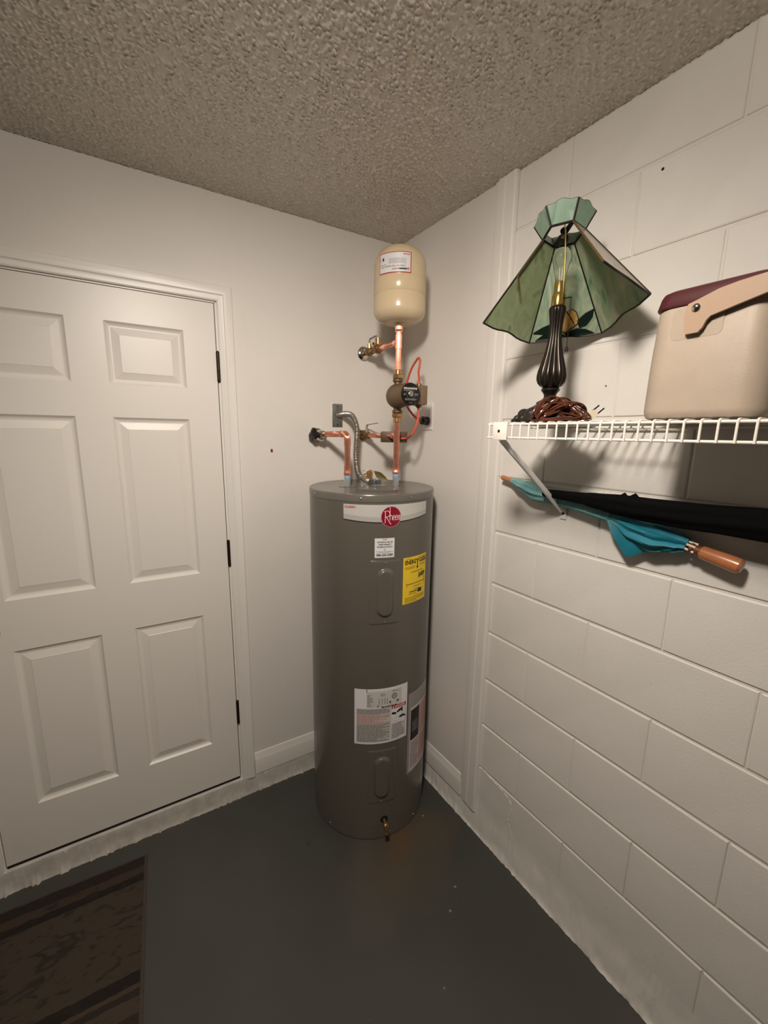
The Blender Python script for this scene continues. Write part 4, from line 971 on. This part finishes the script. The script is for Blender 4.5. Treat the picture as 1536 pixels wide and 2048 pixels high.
prof = [(.0195, 1.798), (.027, 1.802), (.0335, 1.809), (.0368, 1.818), (.0372, 1.827), (.0350, 1.840), (.0300, 1.857), (.0245, 1.876), (.0200, 1.895), (.0168, 1.914), (.0155, 1.932), (.0158, 1.948), (.0172, 1.963), (.0192, 1.976), (.0204, 1.984), (.0198, 1.990), (.0175, 1.9935)]
m.lathe(prof, 144, flute); m.build('stem', M_bronzelamp, lamp)
m = MB(); m.mt = Lm; m.lathe([(.0162, 1.993), (.0165, 1.996), (.0160, 2.018), (.0148, 2.0205), (.0138, 2.022), (.0132, 2.026), (.0128, 2.048), (.0122, 2.0495)], 32); m.build('socket', M_brassp, lamp)
m = MB(); m.mt = Lm; bp_ = [(.0118, 2.047), (.0122, 2.056), (.0150, 2.072), (.0185, 2.086)]
for i in range(0, 11):
    a = math.radians(-12+100*i/10); bp_.append((max(.0006, .0225*math.cos(a)), 2.1045+.0235*math.sin(a)))
m.lathe(bp_, 32); m.build('bulb', M_bulb, lamp)
m = MB(); m.mt = Lm; m.tube([(-.003, 0, 2.05), (-.003, .002, 2.085), (.003, -.002, 2.085), (.003, 0, 2.05)], .0008, 6); m.build('filament_stem', M_steel, lamp)
# harp rod and pull chain
hx = Vector((-.0155, -.0225, 0))
m = MB(); m.tube(spline([(LX-.0125, LY-.0195, 1.996), (LX-.0155, LY-.0220, 2.03), (LX-.0165, LY-.0205, 2.09), (LX-.015, LY-.014, 2.150), (LX-.004, LY-.002, 2.176)], 8), .0017, 8); m.build('harp', M_brassp, lamp)
m = MB(); cxp = Vector((LX-.003, LY-.0372, 0)); cp2 = [cxp+Vector((0, 0, 2.004-.0033*i)) for i in range(35)]
m.tube([(LX-.006, LY-.012, 2.008), (cxp.x, cxp.y, 2.006)], .0016, 6)
for p in cp2: m.ball(p, .0014, 6, 4)
m.mt = Matrix.Translation((cxp.x, cxp.y, 0)); m.lathe([(.0015, 1.893), (.0035, 1.889), (.0045, 1.882), (.0025, 1.8815)], 10); m.build('pull_chain', M_bronzelamp, lamp)
# shade frame corners
RIM = [V(-.300, -.837, 1.9745), V(-.3965, -.9975, 2.0145), V(-.304, -1.164, 2.0255), V(-.115, -1.1705, 1.9965), V(-.019, -1.010, 1.957), V(-.112, -.8435, 1.946)]
NEK = [V(-.202, -.933, 2.169), V(-.227, -.9735, 2.179), V(-.203, -1.016, 2.1815), V(-.1555, -1.018, 2.1745), V(-.1305, -.977, 2.164), V(-.1545, -.9345, 2.1615)]
nc = sum(NEK, Vector())/6; nrm = Vector((.157, .153, 1)).normalized()
CRN = [nc+(p-nc)*1.46+nrm*.040 for p in NEK]
def wavy(a, b, down, n=10, amp=.004, ph=0.):
    out = []
    for i in range(n+1):
        t = i/n; out.append(a.lerp(b, t)+down*amp*(math.sin(t*PI*3+ph))*math.sin(PI*t))
    return out
for (a, b, mt) in ((0, 5, M_glassA), (5, 4, M_glassB), (4, 3, M_glassC), (3, 2, M_glassD)):
    dn = ((RIM[a]+RIM[b])-(NEK[a]+NEK[b])).normalized()
    edge = wavy(RIM[a], RIM[b], dn)
    m = MB(); m.slab(edge+[NEK[b], NEK[a]], .003); o = m.build('glass_panel', mt, lamp, smooth=0)
    m = MB(); m.tube(edge, .0025, 6); m.build('rim_came', M_came, o)
for q in range(6):
    m = MB(); e1 = (NEK[q]+CRN[q])/2
    j = (q+1) % 6; dn = (CRN[q]-NEK[q]+CRN[j]-NEK[j]).normalized()
    tp = [CRN[q].lerp(CRN[j], i/10)+dn*.007*math.sin(PI*i/10)*(1 if q % 2 == 0 else 1)-dn*.004*(math.sin(2*PI*i/10)**2) for i in range(11)]
    m.slab([NEK[q], *tp, NEK[j]], .003); o = m.build('crown_panel', M_crown, lamp, smooth=0)
    m = MB(); m.tube(tp, .0014, 6); m.build('crown_came', M_came, o)
m = MB()
for q in range(6):
    m.tube([NEK[q], NEK[(q+1) % 6]], .0030, 8); m.tube([NEK[q], CRN[q]], .0027, 8)
for q in (5, 4, 3): m.tube([NEK[q], RIM[q]], .0034, 8)
m.tube([NEK[0], RIM[0]], .0024, 8)
m.build('shade_frame', M_came, lamp)
m = MB(); m.tube([NEK[2], RIM[2]], .0024, 8); lab(m.build('bare_edge', M_brassd, lamp), 'bare brown edge where a panel is missing')
m = MB(); a, b = NEK[0], NEK[0].lerp(RIM[0], .42); m.slab([a+V(-.002, -.003, 0), b+V(-.002, -.003, 0), b+V(-.004, -.007, -.001), a+V(-.004, -.007, -.001)], .0012)
b2 = b+V(-.003, -.005, -.0005); m.slab([b2+V(0, .002, .002), b2+V(0, -.002, -.001), b2+V(.002, -.004, -.036), b2+V(.002, 0, -.038)], .0012); lab(m.build('loose_came', M_brassd, lamp), 'loose bent brown strip hanging at the left edge')
# spider bar across the neck, finial
m = MB(); A, B = NEK[2], NEK[5]; dd = (B-A).normalized(); sd = dd.cross(nrm).normalized()
m.slab([A+sd*.005, B+sd*.008, B-sd*.008, A-sd*.005], .003); m.build('spider_bar', M_came, lamp)
m = MB(); c_ = (A+B)/2; m.mt = frame(c_-nrm*.010, nrm); m.lathe([(.012, -.006), (.013, 0), (.012, .006), (.005, .009), (.0045, .014), (.0075, .018), (.008, .023), (.004, .028)], 16); m.build('finial', M_came, lamp)
m = MB(); m.tube([c_-nrm*.012+V(-.006, .003, 0), c_-nrm*.036+V(-.008, .004, 0)], .0016, 6); m.tube([c_-nrm*.012+V(.001, -.008, 0), c_-nrm*.030+V(.001, -.009, 0)], .0016, 6); m.build('prong', M_came, lamp)
# flower of coloured glass on the back panel
Bq, Cq, Tb, Tc = RIM[5], RIM[4], NEK[5], NEK[4]
pn = (Cq-Bq).cross(Tb-Bq).normalized(); pn = pn if pn.dot(V(LX, LY, 2.0)-Bq) > 0 else -pn
def PP(u, v, h=.0030): return Bq.lerp(Cq, u).lerp(Tb.lerp(Tc, u), v)+pn*h
def glasspiece(nm, pts, mt, h=.0030):
    m = MB(); m.slab([PP(u, v, h) for u, v in pts], .002); o = m.build(nm, mt, lamp, smooth=0)
    m = MB(); m.tube([PP(u, v, h+.001) for u, v in pts+pts[:1]], .0013, 5); m.build('leading', M_came, o)
glasspiece('glass_leaf', [(.03, .11), (.16, .16), (.30, .19), (.32, .10), (.20, .085)], M_leafg)
glasspiece('glass_leaf', [(.70, .18), (.84, .25), (.985, .285), (.93, .20), (.82, .12), (.72, .10)], M_leafg)
glasspiece('glass_leaf', [(.09, .015), (.20, .075), (.34, .095), (.5, .04), (.50, .012), (.3, .012)], M_leafg)
glasspiece('glass_leaf', [(.52, .012), (.52, .05), (.68, .095), (.80, .07), (.90, .02), (.7, .012)], M_leafg)
glasspiece('glass_petal', [(.30, .20), (.27, .27), (.34, .24), (.44, .21), (.42, .11), (.33, .10)], M_petal)
glasspiece('glass_petal', [(.42, .11), (.45, .21), (.53, .31), (.61, .21), (.66, .13), (.52, .06)], M_petal)
glasspiece('glass_petal', [(.61, .22), (.55, .30), (.64, .32), (.70, .28), (.72, .22), (.72, .16), (.66, .13)], M_petal)
# mains cord coiled at the foot, with its plug
m = MB(); rc = random.Random(5)
for q in range(15):
    cx, cy = LX-.040+rc.uniform(-.014, .012), LY-.062+rc.uniform(-.014, .014)
    aa, bb = rc.uniform(.034, .060), rc.uniform(.010, .026); tilt = rc.uniform(-.25, .15); zc = LZ0_+rc.uniform(.018, .034); ph = rc.uniform(0, 6)
    loop = []
    for i in range(41):
        t = 2*PI*i/40; x, y = aa*math.cos(t), bb*math.sin(t)+.006*math.sin(2*t+ph)
        p = Vector((cx, cy, zc))+la*x-fo*(y*.5+.010*math.sin(3*t+ph))+Vector((0, 0, y*1.0+x*tilt-.020*(x/aa)**2))
        p.z = max(LZ0_+.003, p.z); loop.append(p)
    m.tube(loop, .0024, 8, cap=False)
m.build('cord_coil', M_cord, lamp)
pe = Vector((-.163, -1.080, LZ0_+.010))
m = MB(); m.tube(spline([(LX-.02, LY-.07, LZ0_+.045), (LX+.0, LY-.088, LZ0_+.044), (LX+.022, LY-.086, LZ0_+.034), (LX+.034, LY-.082, LZ0_+.018), (pe.x+.004, pe.y+.006, pe.z+.004)], 8), .0026, 8); m.tube(spline([(LX-.04, LY-.05, LZ0_+.04), (LX-.02, LY-.085, LZ0_+.034), (LX+.02, LY-.09, LZ0_+.026), (pe.x+.002, pe.y+.008, pe.z)], 8), .0026, 8); m.build('cord_tail', M_cord, lamp)
pd = (la*.55+Vector((0, 0, .50))).normalized()
m = MB(); m.mt = frame(pe, pd, (0, 0, 1)); m.prism([(-.008, -.010), (.008, -.010), (.008, .010), (-.008, .010)], .004, .024); m.prism([(-.005, -.006), (.005, -.006), (.005, .006), (-.005, .006)], -.006, .004); po = m.build('cord_plug', M_plug, lamp, smooth=0)
for sg in (-1, 1):
    m = MB(); m.mt = frame(pe+pd*.024+(la*.009-Vector((0, 0, .0045)))*sg*.75, pd, (0, 0, 1)); m.box(-.0016, .0016, -.0007, .0007, -.001, .021); m.build('prong', M_came, po)

# ================================================================== COOLER
CX0, CX1, CY0, CY1, CZ0, CZ1 = -.284, -.012, -1.4490, -1.2535, SZ+.0062, 1.9120
co = thing('cooler', 'small beige picnic cooler with maroon lid on the shelf', 'cooler', ((CX0+CX1)/2, (CY0+CY1)/2, CZ0))
def rings_body(levels, rad, seg=8):
    vs = []; fs = []; n = None
    for (z, ins, r) in levels:
        hw, hh = (CX1-CX0)/2-ins, (CY1-CY0)/2-ins
        ring = rounded(hw, hh, max(.002, r), seg); n = len(ring)
        vs += [((CX0+CX1)/2+x, (CY0+CY1)/2+y, z) for x, y in ring]
    for i in range(len(levels)-1):
        for k in range(n): k2 = (k+1) % n; fs.append((i*n+k, i*n+k2, (i+1)*n+k2, (i+1)*n+k))
    fs.append(tuple(reversed(range(n)))); fs.append(tuple(range((len(levels)-1)*n, len(levels)*n)))
    return vs, fs
m = MB(); m.add(*rings_body([(CZ0, .012, .030), (CZ0+.003, .005, .036), (CZ0+.010, .001, .042), (CZ0+.018, 0, .042), (1.800, .0012, .041), (1.846, .0026, .040), (1.851, .0036, .038), (CZ1-.004, .0065, .034), (CZ1, .008, .032)], .03)); m.build('body', M_cooler, co)
m = MB(); m.add(*rings_body([(CZ1+.0004, .0055, .028), (CZ1+.003, .0045, .028), (CZ1+.022, .0085, .026), (CZ1+.029, .012, .024), (CZ1+.033, .020, .02), (CZ1+.036, .045, .02)], .03)); m.build('lid', M_maroon, co)
m = MB()                                          # raised pads either side of the pivot
m.mt = frame((CX0+.0045, -1.3365, 1.880), (-1, 0, 0), (0, 1, 0)); m.prism(rounded(.040, .0275, .010), 0, .0012); m.build('pivot_pad', M_cooler, co)
hp = [(-1.3195, 1.893), (-1.3225, 1.863), (-1.3265, 1.8585), (-1.344, 1.8590), (-1.3500, 1.866), (-1.3545, 1.877), (-1.3600, 1.8830), (-1.398, 1.8935), (-1.440, 1.9045), (-1.486, 1.917), (-1.488, 1.944), (-1.440, 1.9335), (-1.393, 1.9290), (-1.367, 1.9245), (-1.336, 1.9135), (-1.3235, 1.9095)]
m = MB(); n = len(hp)
m.add([(CX0-.0075, y, z) for y, z in hp]+[(CX0-.0010, y, z) for y, z in hp], [tuple(range(n)), tuple(reversed(range(n, 2*n)))]+[(i, n+i, n+(i+1) % n, (i+1) % n) for i in range(n)])
m.add([(CX1+.0010, y, z) for y, z in hp]+[(CX1+.0065, y, z) for y, z in hp], [tuple(range(n)), tuple(reversed(range(n, 2*n)))]+[(i, n+i, n+(i+1) % n, (i+1) % n) for i in range(n)])
m.box(CX0-.0075, CX1+.0065, -1.506, -1.484, 1.918, 1.946, .004); m.build('handle', M_handle, co, smooth=25)
m = MB(); m.mt = frame((CX0-.0075, -1.3370, 1.9010), (-1, 0, 0)); m.lathe([(.0068, 0), (.0066, .002), (.0045, .0042), (.001, .005)], 20); m.build('rivet', M_chrome, co)

# ================================================================== UMBRELLAS behind the bracket
def axis_root(name, label, A, B):
    A, B = Vector(A), Vector(B); x = (B-A).normalized(); z = (Vector((0, 0, 1))-x*x.z).normalized(); y = z.cross(x)
    mt = Matrix((x, y, z)).transposed().to_4x4(); mt.translation = A
    return thing(name, label, 'umbrella', A, rot=mt, local=True), (B-A).length
def cloth(m, stations, seg=40, pleats=8, flat=1.):
    """stations: (x, radius, pleat depth, y offset, z offset)"""
    vs = []; fs = []
    for (x, r, pd_, oy, oz) in stations:
        for k in range(seg):
            a = 2*PI*k/seg; rr = r*(1+pd_*math.sin(pleats*a+x*9)+.05*noise.noise(Vector((x*14, math.cos(a)*2, math.sin(a)*2))))
            vs.append((x, oy+rr*math.cos(a)*flat, oz+rr*math.sin(a)))
    n = len(stations)
    for i in range(n-1):
        for k in range(seg): k2 = (k+1) % seg; fs.append((i*seg+k, (i+1)*seg+k, (i+1)*seg+k2, i*seg+k2))
    fs.append(tuple(range(seg))); fs.append(tuple(reversed(range((n-1)*seg, n*seg)))); m.add(vs, fs)
def interp(keys, n):
    out = []
    for i in range(n+1):
        x = keys[0][0]+(keys[-1][0]-keys[0][0])*i/n
        for a, b in zip(keys[:-1], keys[1:]):
            if a[0] <= x <= b[0]+1e-9:
                t = (x-a[0])/(b[0]-a[0]); t = t*t*(3-2*t); out.append((x, *[p+(q-p)*t for p, q in zip(a[1:], b[1:])])); break
    return out
tu, TL = axis_root('umbrella', 'turquoise checked umbrella with wooden handle, hung below the shelf', (-.024, -.7020, 1.5300), (-.040, -1.3890, 1.4010))
m = MB(); m.mt = frame((0, 0, 0), (1, 0, 0)); m.lathe([(.0070, 0), (.0085, .002), (.0085, .048), (.007, .050)], 16); m.build('ferrule', M_wood, tu)
m = MB(); cloth(m, interp([(.046, .0095, .05, 0, 0), (.09, .018, .12, 0, -.003), (.15, .0265, .12, 0, -.007), (.21, .021, .14, 0, -.004), (.28, .0165, .10, 0, 0), (.36, .0165, .08, 0, .002), (.405, .0145, .10, 0, .002), (.425, .0175, .12, 0, 0), (.48, .0300, .18, 0, -.008), (.53, .0320, .20, 0, -.008), (.575, .0225, .25, 0, .000), (.60, .0145, .25, 0, .003)], 60)); m.build('canopy', M_turq, tu, smooth=60)
m = MB()                                         # loose hanging fold
fold = [((.405, -.004), (.425, -.030), (.450, -.058), (.472, -.080), (.480, -.083), (.492, -.078), (.510, -.058), (.530, -.042), (.560, -.030), (.585, -.012), (.56, .004), (.48, .004))]
for pts in fold:
    n = len(pts); f1 = [(x, -.013+.005*math.sin(40*x)+.006*(z < -.03), z) for x, z in pts]; f2 = [(x, .001+.003*math.sin(40*x+1), z) for x, z in pts]
    c1 = (.49, -.019, -.030); c2 = (.49, .004, -.030)
    fs = []
    for i in range(n): j = (i+1) % n; fs += [(2*n, i, j), (2*n+1, n+j, n+i), (i, n+i, n+j, j)]
    m.add(f1+f2+[c1, c2], fs)
m.build('loose_fold', M_turq, tu, smooth=50)
m = MB(); m.mt = frame((.405, 0, .002), (1, 0, .1)); m.lathe([(.0160, -.006), (.0168, -.004), (.0168, .004), (.0160, .006)], 24); m.build('strap', M_turq, tu)
for q in range(6):
    a = 2*PI*q/6+.5; m = MB(); p0 = V(.585, .010*math.cos(a), .003+.010*math.sin(a)); p1 = V(.620, .0125*math.cos(a), .001+.0125*math.sin(a)); m.tube([p0, p1], .0030, 8)
    o = m.build('rib_tip', M_plug if q in (1, 2, 3) else M_wood, tu)
m = MB(); m.mt = frame((.606, 0, 0), (1, 0, 0)); m.lathe([(.010, 0), (.0145, .002), (.0145, .008), (.0120, .010), (.0120, .018), (.0135, .019), (.0135, .022)], 20); m.build('runner', M_wood2, tu)
m = MB(); m.mt = frame((.606, 0, 0), (1, 0, 0)); m.lathe([(.0125, .022), (.0158, .026), (.0172, .06), (.0180, .090), (.0172, .1), (.0130, .1045), (.002, .106)], 24); m.build('handle', M_wood, tu)
bu, BL = axis_root('umbrella', 'long black umbrella lying behind the shelf bracket, right end out of frame', (-.066, -.9045, 1.5035), (-.056, -1.75, 1.5020))
m = MB(); m.mt = frame((0, 0, 0), (1, 0, 0)); m.lathe([(.006, 0), (.0108, .002), (.0112, .05)], 16); m.build('tip', M_black, bu)
m = MB(); cloth(m, interp([(.004, .0122, .02, 0, 0), (.06, .0135, .03, 0, 0), (.13, .0165, .05, 0, .000), (.16, .0205, .07, 0, -.001), (.24, .0265, .08, 0, -.004), (.29, .0285, .08, 0, -.006), (.40, .0300, .08, 0, -.006), (.54, .0345, .07, 0, -.002), (.66, .036, .08, 0, 0), (.74, .030, .1, 0, 0), (.80, .016, .1, 0, 0)], 60), pleats=7); m.build('canopy', M_bodyblk, bu, smooth=60)
m = MB()
for (x0, x1, zp) in ((.222, .255, .0315), (.244, .285, .033)):
    m.add([(x0, -.010, .016), (x1, -.010, .015), ((x0+x1)/2+.004, -.003, zp), (x0, .003, .016), (x1, .003, .015)], [(0, 1, 2), (4, 3, 2), (0, 2, 3), (1, 4, 2), (0, 3, 4, 1)])
m.build('closing_flap', M_bodyblk, bu, smooth=0)
m = MB(); m.mt = frame((.80, 0, 0), (1, 0, 0)); m.lathe([(.012, 0), (.014, .004), (.014, .05), (.008, .054)], 16); m.build('handle', M_black, bu)

# ================================================================== FLOOR MAT
an = math.radians(4.9)
mt = Matrix.Rotation(-an, 4, 'Z'); mt.translation = Vector((-1.2013, -.0466, 0))
mat = thing('floor_mat', 'brown patterned door mat with dark bands in front of the door', 'mat', (-1.2013, -.0466, 0), rot=mt, local=True)
m = MB(); m.prism([(-.78, -.80), (-.010, -.80), (-.010, -.006), (-.78, -.006)], .0015, .008); m.build('pile', M_mat, mat, smooth=0)
m = MB(); m.prism([(-.78, -.81), (0, -.81), (0, 0), (-.78, 0)], .0003, .0055); m.build('border', M_matedge, mat, smooth=0)
